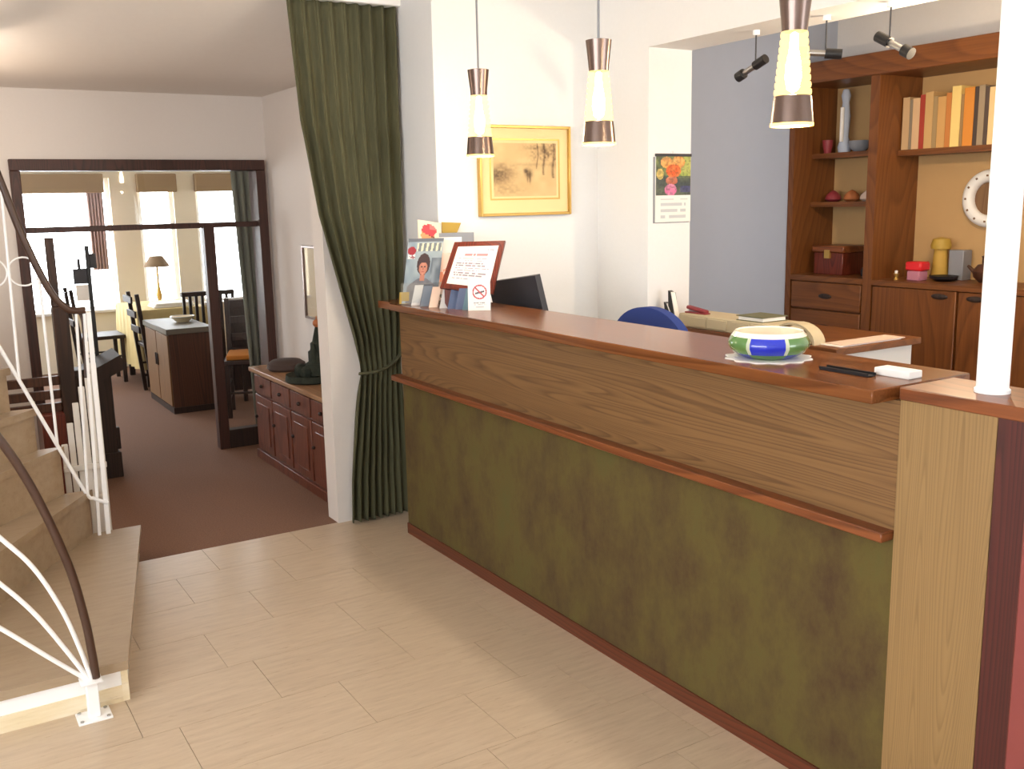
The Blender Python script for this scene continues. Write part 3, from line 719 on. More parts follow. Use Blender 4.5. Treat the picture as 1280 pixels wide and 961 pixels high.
def etching(u, v):
    base = mixc((226, 192, 136), (206, 170, 116), vnoise(u, v, 9)*.7)
    def g(cx, cy, sx, sy): return math.exp(-((u-cx)/sx)**2-((v-cy)/sy)**2)
    t = .5+.5*vnoise(u*1.3, v, 34)
    d = .95*g(.02, .62, .26, .14)*t+.45*g(.12, .48, .22, .12)*vnoise(u, v, 26)
    d += (1.0*g(.55, .57, .055, .075)+.8*g(.50, .52, .03, .04)+.7*g(.57, .68, .015, .07)+.6*g(.53, .68, .012, .06))*(.6+.5*vnoise(u, v, 40))
    for cx, w, zb in ((.80, .016, .60), (.955, .02, .66), (.69, .008, .48)):
        if v < zb: d += .75*math.exp(-((u-cx-.015*math.sin(v*9))/w)**2)*t
    d += .8*g(.84, .12, .26, .24)*vnoise(u*1.3, v, 30)*vnoise(u, v, 14)*1.6
    d += .35*g(.18, .88, .28, .10)*vnoise(u, v, 28)+.18*g(.6, .40, .5, .03)*t
    return mixc(base, (92, 68, 40), min(1, max(0, d)))
printed('etching', [(2.562, 4.283, 1.946), (2.940, 4.283, 1.946), (2.940, 4.283, 1.683), (2.562, 4.283, 1.683)], 96, 68, etching, pf)
cal = thing('wall_calendar', 'wall calendar with a bright flower photograph on the white pillar', 'calendar', (3.372, 3.876, 1.535))
obj('sheets', G().box(3.262, 3.496, 3.873, 3.879, 1.538, 1.876), M['white_paper'], cal)
obj('back_board', G().box(3.252, 3.492, 3.8765, 3.8795, 1.534, 1.862), M['grey_plastic'], cal)
obj('binding', G().box(3.258, 3.498, 3.870, 3.873, 1.864, 1.878), M['charcoal'], cal)
obj('hanger', G().ring((3.375, 3.876, 1.884), .008, .002, 'Y', 16, 6), M['white_metal'], cal)
def flowers(u, v):
    c = mixc((70, 84, 66), (150, 160, 96), vnoise(u, v, 7))
    if u > .62 and v < .55: c = mixc((150, 170, 84), (190, 190, 110), vnoise(u, v, 6))
    if v > .5: c = mixc(c, (58, 66, 86), .55)
    if (u-.30)**2+(v-.15)**2*1.5 < .03 or (u-.64)**2+(v-.15)**2*1.2 < .035: c = mixc((234, 150, 70), (240, 180, 110), vnoise(u, v, 12))
    if (u-.5)**2/.045+(v-.37)**2/.03 < 1: c = mixc((222, 92, 44), (238, 130, 70), vnoise(u, v, 12))
    if (u-.12)**2/.01+(v-.45)**2/.02 < 1: c = (216, 190, 110)
    if (u-.45)**2/.03+(v-.62)**2/.012 < 1: c = mixc((170, 90, 70), (210, 140, 110), vnoise(u, v, 14))
    if (u-.42)**2/.03+(v-.86)**2/.024 < 1: c = mixc((206, 96, 150), (226, 150, 180), vnoise(u, v, 10))
    if u > .7 and .75 < v < .92: c = mixc(c, (70, 70, 140), .6)
    return mixc(c, (40, 44, 40), .35*vnoise(u, v, 26)) if vnoise(u, v, 19) > .45 else c
printed('photograph', [(3.264, 3.873, 1.864), (3.494, 3.873, 1.864), (3.494, 3.873, 1.672), (3.264, 3.873, 1.672)], 60, 54, flowers, cal)
def days(u, v):
    if .12 < (v*4.2) % 1 < .6 and .10 < u < .92 and .1 < v < .9 and hsh(int(u*16), int(v*4.2)) > .3: return (196, 200, 204)
    return (240, 238, 232)
printed('day_grid', [(3.270, 3.873, 1.665), (3.494, 3.873, 1.665), (3.494, 3.873, 1.542), (3.270, 3.873, 1.542)], 36, 24, days, cal)

# ================================================================== OFFICE
# monitor on the inner shelf
mo = thing('monitor', 'black flat monitor behind the counter, seen past the framed notice', 'monitor', (2.52, 3.88, .74))
obj('screen', G().slab([(2.445, 4.12, 1.279), (2.458, 3.72, 1.333), (2.508, 3.70, 1.09), (2.495, 4.10, 1.04)], -.03), M['charcoal'], mo)
obj('stand', G().tube([(2.535, 3.9, .75), (2.515, 3.9, 1.12)], .022, 10), M['black'], mo)
obj('foot', G().lathe([(.11, .74), (.11, .752), (.03, .76)], (2.535, 3.9, 0), 24), M['black'], mo)
# blue office chair
CY = 3.50
ch = thing('office_chair', 'royal blue upholstered office chair behind the counter', 'chair', (3.12, CY, 0))
g = G(); pts = []
for i in range(25):
    a = PI*i/24; pts.append((CY+.275*math.cos(a), .92+.245*math.sin(a)**.8))
pts += [(CY-.24, .86), (CY-.18, .80), (CY+.18, .80), (CY+.24, .86)]
vs = [Vector((2.90, y, z)) for y, z in pts]
g.slab(vs, .05)
obj('backrest', g, M['blue_fabric'], ch)
obj('back_stem', G().tube([(2.965, CY, .82), (3.0, CY, .5), (3.06, CY, .44)], .02, 8), M['black'], ch)
obj('seat', G().box(2.98, 3.42, CY-.24, CY+.24, .44, .50, .02), M['blue_fabric'], ch)
obj('gas_column', G().tube([(3.18, CY, .08), (3.18, CY, .44)], .025, 10), M['black'], ch)
for k in range(5):
    a = 2*PI*k/5
    o = obj('base_arm', G().tube([(3.18, CY, .10), (3.18+.27*math.cos(a), CY+.27*math.sin(a), .06)], .018, 8), M['black'], ch)
    obj('castor', G().ball((3.18+.27*math.cos(a), CY+.27*math.sin(a), .025), .025, seg=10), M['black'], o)
# desk
DZ = 1.021
dk = thing('desk', 'high brown wooden office desk behind the counter', 'desk', (3.55, 3.3, 0))
obj('desk_top', G().box(3.295, 3.86, 2.737, 3.87, DZ-.03, DZ, .003), M['book_wood_h'], dk)
obj('leg_panel', G().box(3.33, 3.83, 3.83, 3.86, 0, DZ-.03), M['book_wood'], dk)
obj('pedestal', G().box(3.35, 3.83, 2.765, 3.08, 0, DZ-.03), M['white_slats'], dk, label='white drawer pedestal')
obj('apron', G().box(3.325, 3.345, 3.08, 3.83, .78, DZ-.03), M['book_wood_h'], dk)
bmn = thing('office_machine', 'long beige office machine with curved cover on the desk', 'machine', (3.42, 3.3, DZ))
obj('body', G().box(3.30, 3.49, 3.085, 3.735, DZ, DZ+.067, .006), M['beige_plastic'], bmn)
for y in (3.18, 3.30, 3.46, 3.60): obj('panel', G().box(3.295, 3.301, y-.055 if y < 3.4 else y-.07, y+.055 if y < 3.4 else y+.06, DZ+.01, DZ+.057, .002), M['beige_plastic'], bmn)
arcg = G(); pr = []
for i in range(15):
    a = PI*i/14; pr.append((2.985+.125*math.cos(a), DZ+.088*math.sin(a)))
for i in range(15):
    a = PI*(14-i)/14; pr.append((2.985+.113*math.cos(a), DZ+.078*math.sin(a)))
va = [arcg.bm.verts.new((3.30, y, z)) for y, z in pr]; vb = [arcg.bm.verts.new((3.37, y, z)) for y, z in pr]
n = len(pr)
for i in range(n): arcg.bm.faces.new((va[i], va[(i+1) % n], vb[(i+1) % n], vb[i]))
for i in range(14):
    arcg.bm.faces.new((va[i], va[i+1], va[n-2-i], va[n-1-i])); arcg.bm.faces.new((vb[i+1], vb[i], vb[n-1-i], vb[n-2-i]))
obj('curved_cover', arcg, M['beige_plastic'], bmn)
obj('end_block', G().box(3.305, 3.365, 2.885, 3.085, DZ, DZ+.05, .01), M['beige_plastic'], bmn)
bk = thing('binder', 'dark olive binder lying on top of the beige machine', 'binder', (3.39, 3.25, DZ+.067))
zb_ = DZ+.067
obj('cover', G().box(3.31, 3.47, 3.17, 3.34, zb_, zb_+.004).box(3.31, 3.47, 3.17, 3.34, zb_+.020, zb_+.024), M['olive_card'], bk); obj('pages', G().box(3.315, 3.46, 3.175, 3.33, zb_+.004, zb_+.020), M['white_paper'], bk)
stp = thing('stapler', 'dull red stapler lying on the far end of the beige machine', 'stapler', (3.36, 3.66, zb_))
obj('base', G().box(3.335, 3.375, 3.58, 3.73, zb_, zb_+.007, .003), M['dull_red'], stp); obj('arm', G().obox((3.355, 3.655, zb_+.020), (.030, .14, .018), (.12, 0, 0), .005), M['dull_red'], stp)
bs = thing('letter_holder', 'black letter holder with white edged leaves against the white pillar', 'holder', (3.32, 3.80, DZ))
for dy, zt, lean in ((.0, 1.196, .03), (.035, 1.135, .045)):
    p = [(3.30, 3.785+dy*.5+lean, zt), (3.30, 3.755+dy*.5+lean, zt-.01), (3.30, 3.745+dy*.5, DZ), (3.30, 3.81+dy*.5, DZ)]
    obj('leaf', G().slab(p, .025), M['black'], bs); obj('letter', G().slab([(3.296, 3.760+dy*.5+lean, zt-.006), (3.296, 3.753+dy*.5+lean, zt-.012), (3.296, 3.738+dy*.5, DZ+.006), (3.296, 3.746+dy*.5, DZ+.006)], .025), M['white_paper'], bs)
pp = thing('paper_stack', 'pale pink papers lying at the near corner of the desk', 'papers', (3.54, 2.80, DZ))
obj('sheet', G().box(3.34, 3.74, 2.755, 2.86, DZ, DZ+.004), M['white_paper'], pp); obj('sheet', G().box(3.36, 3.76, 2.75, 2.855, DZ+.004, DZ+.008), M['pink_paper'], pp)

# bookcase
BX, BK = 4.68, 5.06
bc = thing('bookcase', 'large walnut wall bookcase with cabinets below', 'bookcase', (4.87, 3.3, 0))
ZC = 1.178
obj('side_panel', G().box(BX, BK, 4.265, 4.305, 0, 2.30), M['book_wood'], bc)
obj('divider', G().box(BX, BK, 3.665, 3.725, 0, 2.30), M['book_wood'], bc)
obj('divider', G().box(BX, BK, 2.36, 2.40, 0, 2.30), M['book_wood'], bc)
obj('back_panel', G().box(BK-.012, BK+.012, 2.36, 4.305, 0, 2.40), M['book_back'], bc)
obj('crown', G().box(BX-.02, BK, 2.34, 4.305, 2.30, 2.42, .004), M['book_wood_h'], bc)
obj('cabinet_top', G().box(BX-.005, BK-.012, 2.40, 3.665, ZC-.03, ZC), M['book_wood_h'], bc); obj('cabinet_top', G().box(BX-.005, BK-.012, 3.725, 4.265, ZC-.03, ZC), M['book_wood_h'], bc)
obj('shelf', G().box(4.86, BK-.012, 2.40, 3.665, 1.865, 1.897), M['book_wood_h'], bc)
for z in (1.905, 1.615): obj('shelf', G().box(4.84, BK-.012, 3.725, 4.265, z-.03, z), M['book_wood_h'], bc)
obj('cabinet_body', G().box(BX+.025, BK-.012, 2.40, 3.665, .06, ZC-.03).box(BX+.025, BK-.012, 3.725, 4.265, .06, ZC-.03), M['book_wood'], bc)
for y0, y1, hy in ((3.130, 3.655, 3.225), (2.590, 3.115, 3.02), (2.41, 2.58, 2.45)):
    d = obj('door', G().box(BX, BX+.024, y0, y1, .07, ZC-.035, .003), M['book_wood'], bc)
    obj('handle', G().ball((BX-.002, hy, 1.112), .012, .6, 4.2, 1.3, 16), M['dark_wood'], d)
for z0_, z1_ in ((.98, 1.14), (.78, .97), (.50, .77), (.08, .49)):
    d = obj('drawer', G().box(BX, BX+.024, 3.735, 4.255, z0_, z1_, .003), M['book_wood_h'], bc)
    obj('handle', G().ball((BX-.002, 3.99, (z0_+z1_)/2), .012, .6, 4.2, 1.3, 16), M['dark_wood'], d)
# books
spec = [(1116, 1126, 'c9a77c', .285, 'tan'), (1126, 1130, '8a7c68', .270, 'narrow grey'), (1130, 1140, 'd8b48a', .275, 'cream'), (1140, 1147, 'a83c2c', .290, 'thin red'), (1147, 1158, 'cda56c', .300, 'sandy'),
        (1158, 1164, 'a68a5e', .275, 'dull khaki'), (1164, 1175, 'd0a060', .270, 'ochre'), (1175, 1182, 'c47c3c', .285, 'rusty'), (1182, 1194, 'f0d080', .315, 'tall pale yellow'), (1194, 1198, '9c7a4c', .270, 'thin brown'),
        (1198, 1211, 'd88a34', .300, 'bright orange'), (1211, 1216, '4a3c34', .300, 'thin dark'), (1216, 1224, 'a08c70', .305, 'grey beige'), (1224, 1229, '54443a', .295, 'narrow brown black'), (1229, 1241, 'e8c890', .290, 'broad cream'), (1241, 1245, '7a7068', .300, 'narrow smoke grey'), (1246, 1254, 'ecd8b0', .285, 'ivory')]
for a, b, c, h, nm in spec:
    ya = 3.655-(a-1116)/131*.60; yb = 3.655-(b-1116)/131*.60+.0015
    t = thing('book', nm+' book on the upper shelf of the bookcase', 'book', (4.95, (ya+yb)/2, 1.897), 'books on the upper bookcase shelf')
    obj('cover', G().box(4.872, 5.03, yb, yb+.002, 1.897, 1.897+h).box(4.872, 5.03, ya-.002, ya, 1.897, 1.897+h).box(4.870, 4.876, yb, ya, 1.897, 1.897+h, .001), colour(c), t)
    obj('pages', G().box(4.876, 5.026, yb+.002, ya-.002, 1.897, 1.893+h), M['white_paper'], t)
# things on the left shelves
vz = thing('statuette', 'slim white and blue figure at the back of the top left shelf', 'figurine', (4.93, 4.10, 1.905))
obj('figure', G().lathe([(.035, 1.905), (.04, 1.94), (.022, 2.0), (.03, 2.12), (.02, 2.2), (.028, 2.24), (.018, 2.275), (.002, 2.28)], (4.93, 4.10, 0), 16), M['blue_wall'], vz)
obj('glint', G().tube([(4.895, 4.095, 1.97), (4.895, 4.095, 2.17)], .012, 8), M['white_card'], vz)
jb = obj('bowl', G().lathe([(.03, 1.905), (.055, 1.93), (.065, 1.97), (.058, 1.965), (.04, 1.925), (.002, 1.915)], (4.92, 3.98, 0), 20), M['grey_plastic']); tag(jb, 'grey bowl on the top left shelf of the bookcase', 'bowl')
jp = obj('jar', G().lathe([(.03, 1.905), (.045, 1.93), (.045, 1.98), (.03, 2.0), (.032, 2.02), (.002, 2.022)], (4.92, 3.85, 0), 20), M['black']); tag(jp, 'black jar on the top left shelf near the divider', 'jar')
jc = obj('cup', G().lathe([(.02, 1.905), (.03, 1.95), (.032, 1.985), (.028, 1.98), (.02, 1.915), (.002, 1.912)], (4.90, 4.20, 0), 20), M['dull_red']); tag(jc, 'reddish cup on the top left shelf near the side panel', 'cup')
for y, m_, lb in ((4.16, 'dull_red', 'dull red shell ornament on the middle left shelf'), (4.02, 'terracotta', 'orange ornament on the middle left shelf'), (3.90, 'pink_paper', 'pale ornament on the middle left shelf near the divider')):
    o = obj('ornament', G().lathe([(.03, 1.615), (.05, 1.63), (.042, 1.655), (.02, 1.675), (.002, 1.685)], (4.92, y, 0), 16), M[m_]); tag(o, lb, 'ornament')
rb = thing('casket', 'dark red wooden casket on the left cabinet top', 'box', (4.90, 4.07, ZC))
obj('body', G().box(4.80, 5.0, 3.97, 4.19, ZC, ZC+.135, .004), M['mahogany'], rb); obj('lid', G().box(4.79, 5.01, 3.96, 4.20, ZC+.135, ZC+.175, .006), M['edge_wood'], rb); obj('clasp', G().box(4.786, 4.80, 4.06, 4.10, ZC+.10, ZC+.15), M['gilt'], rb)
sj = obj('jar', G().lathe([(.018, ZC), (.02, ZC+.03), (.012, ZC+.05), (.002, ZC+.052)], (4.86, 3.86, 0), 14), M['black']); tag(sj, 'tiny black jar beside the dark red casket', 'jar')
# things on the right cabinet top
rd = thing('container', 'clear container with bright red lid on the cabinet top', 'container', (4.80, 3.455, ZC))
obj('body', G().box(4.76, 4.84, 3.415, 3.495, ZC, ZC+.055, .006), colour('b8788a'), rd); obj('lid', G().box(4.755, 4.845, 3.405, 3.505, ZC+.055, ZC+.105, .008), M['red_plastic'], rd)
yj = thing('jar', 'tall honey coloured jar with domed lid behind the red lidded container', 'jar', (4.95, 3.42, ZC))
obj('body', G().lathe([(.04, ZC), (.045, ZC+.02), (.04, ZC+.10), (.035, ZC+.17)], (4.95, 3.42, 0), 20), M['cork'], yj); obj('lid', G().lathe([(.052, ZC+.17), (.055, ZC+.19), (.045, ZC+.225), (.002, ZC+.235)], (4.95, 3.42, 0), 20), M['gold_card'], yj)
gbx = obj('box', G().box(4.95, 5.03, 3.28, 3.37, ZC, ZC+.165, .004), M['grey_plastic']); tag(gbx, 'upright grey box beside the honey coloured jar', 'box')
sb_ = thing('tealight_holder', 'small golden candle holder left of the red lidded container', 'candle holder', (4.78, 3.575, ZC))
obj('cup', G().lathe([(.014, ZC), (.008, ZC+.012), (.016, ZC+.035), (.002, ZC+.03)], (4.78, 3.575, 0), 14), M['gilt'], sb_); obj('candle', G().lathe([(.009, ZC+.03), (.009, ZC+.05), (.002, ZC+.052)], (4.78, 3.575, 0), 10), M['white_card'], sb_)
bd = obj('dish', G().lathe([(.04, ZC), (.07, ZC+.015), (.075, ZC+.03), (.065, ZC+.025), (.002, ZC+.012)], (4.86, 3.33, 0), 20), M['black']); tag(bd, 'flat black dish in front of the upright grey box', 'dish')
dv = thing('teapot', 'dark brown teapot at the right of the cabinet top beside the white column', 'teapot', (4.93, 3.12, ZC))
obj('body', G().lathe([(.04, ZC), (.07, ZC+.03), (.075, ZC+.06), (.05, ZC+.095), (.002, ZC+.10)], (4.93, 3.12, 0), 20), M['brown_wood'], dv); obj('lid', G().lathe([(.03, ZC+.095), (.03, ZC+.13), (.035, ZC+.14), (.002, ZC+.15)], (4.93, 3.12, 0), 16), M['brown_wood'], dv); obj('spout', G().tube([(4.93, 3.18, ZC+.04), (4.93, 3.235, ZC+.085)], .014, 8, .008), M['brown_wood'], dv)
# round wall clock on the back panel
ck = thing('wall_clock', 'round wall clock with a white rim above the cabinet, half hidden by the column', 'clock', (5.035, 3.20, 1.62))
obj('rim', G().ring((5.030, 3.20, 1.62), .122, .034, 'X', 40, 10), M['white_card'], ck); obj('dial', G().lathe([(.10, 5.035), (.10, 5.045)], (0, 3.20, 1.62), 32, 'X'), M['tan_wood'], ck)
mk = G()
for k in range(12):
    a = PI*k/6; mk.obox((4.9955, 3.20+.122*math.cos(a), 1.62+.122*math.sin(a)), (.004, .010, .010), (a, 0, 0))
obj('hour_mark', mk, M['tan_wood'], ck)
# spotlights hanging from the beam
def spot(loc, ang, tilt, label):
    x, y, _ = loc; t = thing('spotlight', label, 'spotlight', loc, 'spotlights under the white beam')
    obj('rod', G().tube([(x, y, 2.25), (x, y, 2.372)], .0035, 6), M['charcoal'], t); obj('mount', G().lathe([(.016, 2.365), (.016, 2.385)], (x, y, 0), 14), M['white_metal'], t)
    d = Vector((math.cos(ang)*math.cos(tilt), math.sin(ang)*math.cos(tilt), math.sin(tilt))); c = Vector((x, y, 2.235))
    obj('body', G().tube([c-d*.065, c-d*.060, c+d*.002], .021, 16), M['black'], t)
    obj('barrel', G().tube([c+d*.002, c+d*.075], .013, 12), M['chrome'], t, label='chrome barrel')
    obj('head', G().tube([c+d*.075, c+d*.115], .023, 16), M['black'], t)
    return t
spot((3.36, 3.305, 2.385), PI/2, -.35, 'black spotlight under the beam in front of the grey blue wall')
spot((3.36, 2.598, 2.385), -PI/2, -.50, 'black and chrome spotlight under the beam in front of the bookcase crown')
spot((3.36, 2.91, 2.385), PI*.75, .1, 'spotlight under the beam partly behind the nearest pendant')
lamp('spot_beam', (3.75, 2.45, 2.15), 26, (1, .76, .5), .03)

# ================================================================== CARPETED ROOM
sbd = thing('sideboard', 'low reddish pine sideboard with drawers and doors along the right wall', 'sideboard', (2.05, 5.6, 0))
SX = 1.905
obj('body', G().box(SX+.012, 2.19, 4.93, 6.35, .06, .585), M['pine'], sbd)
obj('top', G().box(SX-.022, 2.195, 4.91, 6.385, .585, .615, .004), M['pine_top'], sbd)
obj('base', G().box(SX-.008, 2.19, 4.92, 6.36, 0, .06, .003), M['pine'], sbd)
nb = 4; L = (6.34-4.94)/nb
for k in range(nb):
    a = 4.94+k*L+.012; b = 4.94+(k+1)*L-.012
    d = obj('drawer', G().box(SX-.004, SX+.012, a, b, .455, .572, .003), M['pine'], sbd); obj('knob', G().ball((SX-.012, (a+b)/2, .513), .012, seg=12), M['dark_wood'], d)
    d = obj('door', G().box(SX-.004, SX+.012, a, b, .075, .44, .003), M['pine'], sbd); obj('door_panel', G().box(SX-.010, SX-.004, a+.05, b-.05, .125, .39, .004), M['pine'], d); obj('knob', G().ball((SX-.012, b-.025, .29), .011, seg=12), M['dark_wood'], d)
py = thing('table_fountain', 'dark tiered ornament with an orange ball on top, on the sideboard', 'ornament', (2.045, 5.60, .615))
obj('tray', G().lathe([(.14, .615), (.155, .625), (.15, .66), (.13, .645), (.002, .64)], (2.03, 5.60, 0), 28), M['greenery'], py)
mound = G()
for k in range(26):
    a = random.random()*2*PI; r = random.random()*.12
    mound.ball((2.03+r*math.cos(a)*.85, 5.60+r*math.sin(a), .665+random.random()*.02), .03+.012*random.random(), seg=8)
m_ = obj('greenery', mound, M['greenery'], py); m_['kind'] = 'stuff'
obj('tower', G().lathe([(.075, .66), (.075, .73), (.06, .74), (.06, .80), (.045, .81), (.045, .85), (.032, .86), (.012, .945)], (2.065, 5.55, 0), 18), M['greenery'], py)
for dx, dy in ((.06, .02), (-.05, -.03), (.0, .065), (.01, -.065)): obj('turret', G().lathe([(.02, .66), (.02, .82), (.002, .86)], (2.065+dx*.8, 5.55+dy, 0), 10), M['greenery'], py)
obj('finial_ball', G().ball((2.065, 5.55, .968), .024, seg=16).tube([(2.065, 5.55, .985), (2.065, 5.55, 1.01)], .004, 6), M['terracotta'], py)
bsk = obj('basket', G().lathe([(.11, .615), (.125, .63), (.12, .66), (.09, .68), (.002, .685)], (2.05, 6.10, 0), 24), plain('dark_brown_wicker', '4a3a34', .8, var=.2)); tag(bsk, 'flat dark domed basket at the far end of the sideboard', 'basket')
wm = thing('wall_mirror', 'narrow upright mirror in a pale frame above the sideboard', 'mirror', (2.195, 5.86, .95))
obj('glass', G().box(2.188, 2.196, 5.66, 6.05, .955, 1.40), M['mirror'], wm)
for q in ((5.645, 5.665, .945, 1.41), (6.045, 6.065, .945, 1.41), (5.665, 6.045, .945, .96), (5.665, 6.045, 1.395, 1.41)): obj('frame_rail', G().box(2.180, 2.199, q[0], q[1], q[2], q[3], .002), M['bronze'], wm)
cl_ = thing('ceiling_lamp', 'lit white lamp at the left edge under the carpeted room ceiling', 'lamp', (.40, 5.3, 2.467))
obj('shade', G().lathe([(.03, 2.22), (.045, 2.24), (.045, 2.33), (.03, 2.35)], (.40, 5.3, 0), 20), M['wall_lamp'], cl_); obj('stem', G().tube([(.40, 5.3, 2.35), (.40, 5.3, 2.467)], .008, 8), M['chrome'], cl_)
lamp('ceiling_lamp_bulb', (.15, 5.6, 1.95), 12, (1, .80, .62), .06)

# dark slatted bench rack with tall post
rk = thing('hall_stand', 'tall dark hall stand with slatted side beyond the far railing', 'hall stand', (.66, 6.1, 0))
obj('post', G().box(.700, .780, 6.06, 6.14, 0, 1.12, .004).box(.700, .745, 6.08, 6.12, 1.12, 1.51, .004), M['dark_brown'], rk)
for z in (.700, .620, .545): obj('slat', G().box(.36, .700, 6.085, 6.115, z-.026, z+.026, .003), M['brown_wood'], rk)
obj('seat_box', G().box(.575, .700, 6.0, 6.25, 0, .52, .004), M['mahogany'], rk)
lc = thing('lectern', 'dark wooden lectern with a sloping top behind the white railing', 'lectern', (.93, 6.48, 0))
obj('column', G().box(.80, 1.030, 6.40, 6.56, .03, .70, .004), M['dark_wood'], lc)
obj('slope_top', G().slab([(.78, 6.36, .632), (1.085, 6.36, .775), (1.085, 6.62, .79), (.78, 6.62, .65)], -.09), M['dark_wood'], lc)
obj('foot', G().box(.78, 1.045, 6.38, 6.58, 0, .16, .004), M['dark_wood'], lc); obj('latch', G().box(1.03, 1.055, 6.43, 6.47, .17, .31, .004), M['dark_wood'], lc)
mn = thing('menu_stand', 'thin black menu stand with a white sheet behind the lectern', 'stand', (.97, 6.62, 0))
obj('pole', G().box(.985, 1.008, 6.63, 6.65, 0, 1.44, .003), M['black'], mn)
obj('foot', G().box(.92, 1.07, 6.60, 6.69, 0, .02), M['black'], mn)
obj('sheet', G().box(.912, .984, 6.636, 6.642, 1.10, 1.20), M['white_paper'], mn); obj('holder', G().box(.905, .985, 6.642, 6.65, 1.205, 1.30), M['charcoal'], mn); obj('arm', G().box(1.008, 1.045, 6.63, 6.65, 1.30, 1.39), M['charcoal'], mn)
obj('clip', G().box(.935, .950, 6.63, 6.65, 1.30, 1.36), M['charcoal'], mn)

# ================================================================== DINING ROOM
cb = thing('dining_cabinet', 'brown double door cabinet with grey stone top in the dining room', 'cabinet', (1.95, 8.6, 0))
obj('body', G().box(1.772, 2.112, 8.14, 8.98, .05, .655), M['brown_wood'], cb)
obj('top', G().box(1.748, 2.125, 8.11, 9.0, .655, .70, .004), M['stone_top'], cb); obj('base', G().box(1.765, 2.115, 8.13, 8.99, 0, .05), M['dark_wood'], cb)
for a, b, hy in ((8.15, 8.55, 8.53), (8.57, 8.97, 8.59)):
    d = obj('door', G().box(1.758, 1.772, a, b, .06, .645, .003), M['tan_wood'], cb); obj('handle', G().box(1.746, 1.758, hy-.008, hy+.008, .36, .46, .003), M['dark_wood'], d)
dt = thing('dish', 'clear glass dish on the grey stone cabinet top', 'dish', (2.0, 8.6, .70))
obj('dish', G().lathe([(.05, .70), (.06, .71), (.10, .745), (.095, .748), (.055, .716), (.002, .712)], (2.0, 8.6, 0), 24), M['stone_plinth'], dt); obj('rim', G().ring((2.0, 8.6, .747), .098, .004, 'Z', 24, 6), M['chrome'], dt)
# dining table with cloth
tt = thing('dining_table', 'dining table under a long cream cloth by the window', 'table', (2.12, 10.03, 0))
obj('table_top', G().box(1.82, 2.42, 9.52, 10.46, .705, .725), M['brown_wood'], tt)
for x in (1.88, 2.36):
    for y in (9.58, 10.40): obj('leg', G().box(x-.025, x+.025, y-.025, y+.025, 0, .705), M['dark_wood'], tt)
clg = G(); n = 160; ring0, ring1, ring2 = [], [], []
for i in range(n):
    t = i/n*4; k = int(t); f_ = t-k
    c4 = [(1.80, 9.50), (2.44, 9.50), (2.44, 10.48), (1.80, 10.48)]
    x = c4[k][0]+(c4[(k+1) % 4][0]-c4[k][0])*f_; y = c4[k][1]+(c4[(k+1) % 4][1]-c4[k][1])*f_
    w = .02+.018*math.sin(i*.9); nx, ny = [(0, -1), (1, 0), (0, 1), (-1, 0)][k]
    ring0.append(clg.bm.verts.new((x, y, .732))); ring1.append(clg.bm.verts.new((x+nx*.008, y+ny*.008, .70))); ring2.append(clg.bm.verts.new((x+nx*w, y+ny*w, .18)))
for i in range(n):
    j = (i+1) % n; clg.bm.faces.new((ring0[i], ring0[j], ring1[j], ring1[i])); clg.bm.faces.new((ring1[i], ring1[j], ring2[j], ring2[i]))
clg.bm.faces.new(ring0)
tcl = obj('tablecloth', clg, M['cream_cloth']); tag(tcl, 'long cream tablecloth hanging over the dining table', 'tablecloth')
wt = thing('side_table', 'low brown sideboard under the middle dining window', 'sideboard', (2.40, 10.75, 0))
obj('body', G().box(2.16, 2.66, 10.58, 10.92, .06, .62), M['brown_wood'], wt); obj('top', G().box(2.14, 2.68, 10.56, 10.935, .62, .65, .004), M['brown_wood'], wt)
for x in (2.2, 2.62):
    for y in (10.62, 10.88): obj('leg', G().box(x-.02, x+.02, y-.02, y+.02, 0, .06), M['dark_wood'], wt)
lp = thing('table_lamp', 'table lamp with brown shade before the middle dining window', 'lamp', (2.28, 10.74, .65))
obj('base', G().lathe([(.06, .65), (.06, .665), (.015, .68), (.03, .76), (.012, .86), (.01, 1.08)], (2.28, 10.74, 0), 20), M['gilt'], lp); obj('lamp_shade', G().lathe([(.135, 1.06), (.065, 1.17), (.06, 1.17), (.130, 1.06)], (2.28, 10.74, 0), 28, cap0=False, cap1=False), M['lampshade_brown'], lp)
ws = thing('napkin_stack', 'flat stack of white linen at the near end of the cream tablecloth', 'linen', (2.17, 9.74, .733))
for k in range(3): obj('napkin', G().box(1.98+.01*k, 2.36-.006*k, 9.60, 9.88, .733+.014*k, .746+.014*k, .003), M['white_paper'], ws)
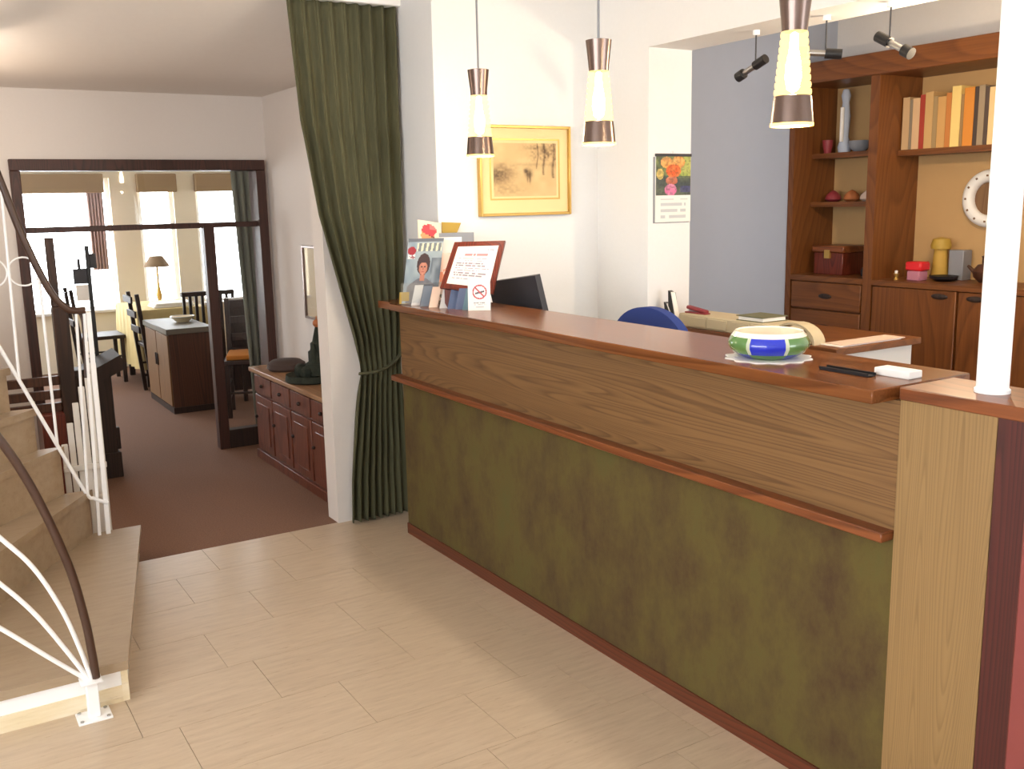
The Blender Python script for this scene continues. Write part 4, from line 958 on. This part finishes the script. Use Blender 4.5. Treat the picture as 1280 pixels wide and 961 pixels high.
def chair(loc, rot, label, pad=None):
    x, y = 0, 0
    t = thing('dining_chair', label, 'chair', (0, 0, 0), 'dark wooden dining chairs')
    for sx in (-.19, .19): obj('leg', G().box(sx-.018, sx+.018, -.20, -.164, 0, .43, .003), M['dark_wood'], t)
    for sx in (-.19, .19): obj('leg', G().slab([(sx-.018, .17, 0), (sx+.018, .17, 0), (sx+.018, .25, .92), (sx-.018, .25, .92)], .032), M['dark_wood'], t)
    obj('seat', G().box(-.215, .215, -.215, .19, .43, .465, .006), M['dark_wood'], t)
    if pad: obj('cushion', G().box(-.19, .19, -.20, .16, .466, .505, .012), pad, t, label='orange seat cushion')
    for z in (.60, .74, .87): obj('back_slat', G().box(-.17, .17, .195+.08*(z-.45)/.47, .213+.08*(z-.45)/.47, z-.03, z+.03, .004), M['dark_wood'], t)
    for z in (.14, .26):
        obj('rung', G().tube([(-.19, -.18, z), (-.19, .18, z)], .010, 6), M['dark_wood'], t); obj('rung', G().tube([(.19, -.18, z), (.19, .18, z)], .010, 6), M['dark_wood'], t)
    obj('rung', G().tube([(-.19, -.18, .20), (.19, -.18, .20)], .010, 6), M['dark_wood'], t)
    t.location = loc; t.rotation_euler = (0, 0, rot); ORG[t.name] = Vector(loc); return t
c1 = chair((1.56, 10.2, 0), PI/2, 'dark ladder back chair at the left side of the cream clothed table')
dup(c1, (1.96, 9.23, 0), 'dark ladder back chair between the cream cloth and the brown cabinet', PI/2)
chair((2.34, 7.80, 0), -.35, 'dark chair with an orange cushion behind the glazed panel', M['orange'])
bl = thing('balustrade', 'black wooden balustrade of upright bars behind the brown cabinet', 'balustrade', (2.35, 9.2, 0))
obj('top_rail', G().box(2.14, 2.62, 9.16, 9.22, .86, .90, .004), M['dark_wood'], bl); obj('bottom_rail', G().box(2.14, 2.62, 9.17, 9.21, .05, .09), M['dark_wood'], bl)
for k in range(9): obj('baluster', G().box(2.15+k*.056, 2.175+k*.056, 9.18, 9.205, 0 if k in (0, 8) else .09, .86, .002), M['dark_wood'], bl)
hb = thing('settle', 'tall dark settle back beyond the glazed panel', 'settle', (2.62, 8.55, 0))
obj('back', G().box(2.40, 2.90, 8.58, 8.62, .05, .86, .004), M['dark_wood'], hb); obj('seat', G().box(2.40, 2.90, 8.30, 8.58, .40, .44, .004), M['dark_wood'], hb)
for x in (2.40, 2.87): obj('leg', G().box(x, x+.03, 8.30, 8.33, 0, .40), M['dark_wood'], hb)
obj('top_highlight', G().box(2.39, 2.91, 8.57, 8.63, .86, .875), M['white_slats'], hb)  # white strip stands in for a bright highlight along the dark top edge
for a, b, lb in ((.38, 1.86, 'brown cloth pelmet over the left dining window'), (2.19, 2.59, 'brown cloth pelmet over the middle dining window'), (2.79, 3.42, 'brown cloth pelmet over the right dining window')):
    pm = obj('pelmet', G().box(a, b, 10.90, 10.998, 1.83, 2.02, .006), M['pelmet']); tag(pm, lb, 'pelmet', 'brown pelmets over the dining windows')
def drape(name, x0, x1, y, z0, z1, mat, lab, taper=0, folds=5):
    g = G(); n = folds*12; rows = []
    for z, k in ((z1, 0), ((z0+z1)/2, .5), (z0, 1)):
        rows.append([g.bm.verts.new((x0+(x1-x0)*(i/n)+taper*k*(1-i/n), y-.02*math.sin(2*PI*folds*i/n), z)) for i in range(n+1)])
    for a, b in zip(rows, rows[1:]):
        for i in range(n): g.bm.faces.new((a[i], a[i+1], b[i+1], b[i]))
    o = obj(name, g, mat); o.modifiers.new('thickness', 'SOLIDIFY').thickness = .004; return tag(o, lab, 'curtain')
drape('drape', 1.68, 1.83, 10.86, 1.05, 1.83, M['pink_drape'], 'mauve drape at the right side of the left dining window')
drape('drape', 2.03, 2.30, 6.98, .05, 1.98, M['grey_drape'], 'grey green drape behind the right post of the door frame', .06)
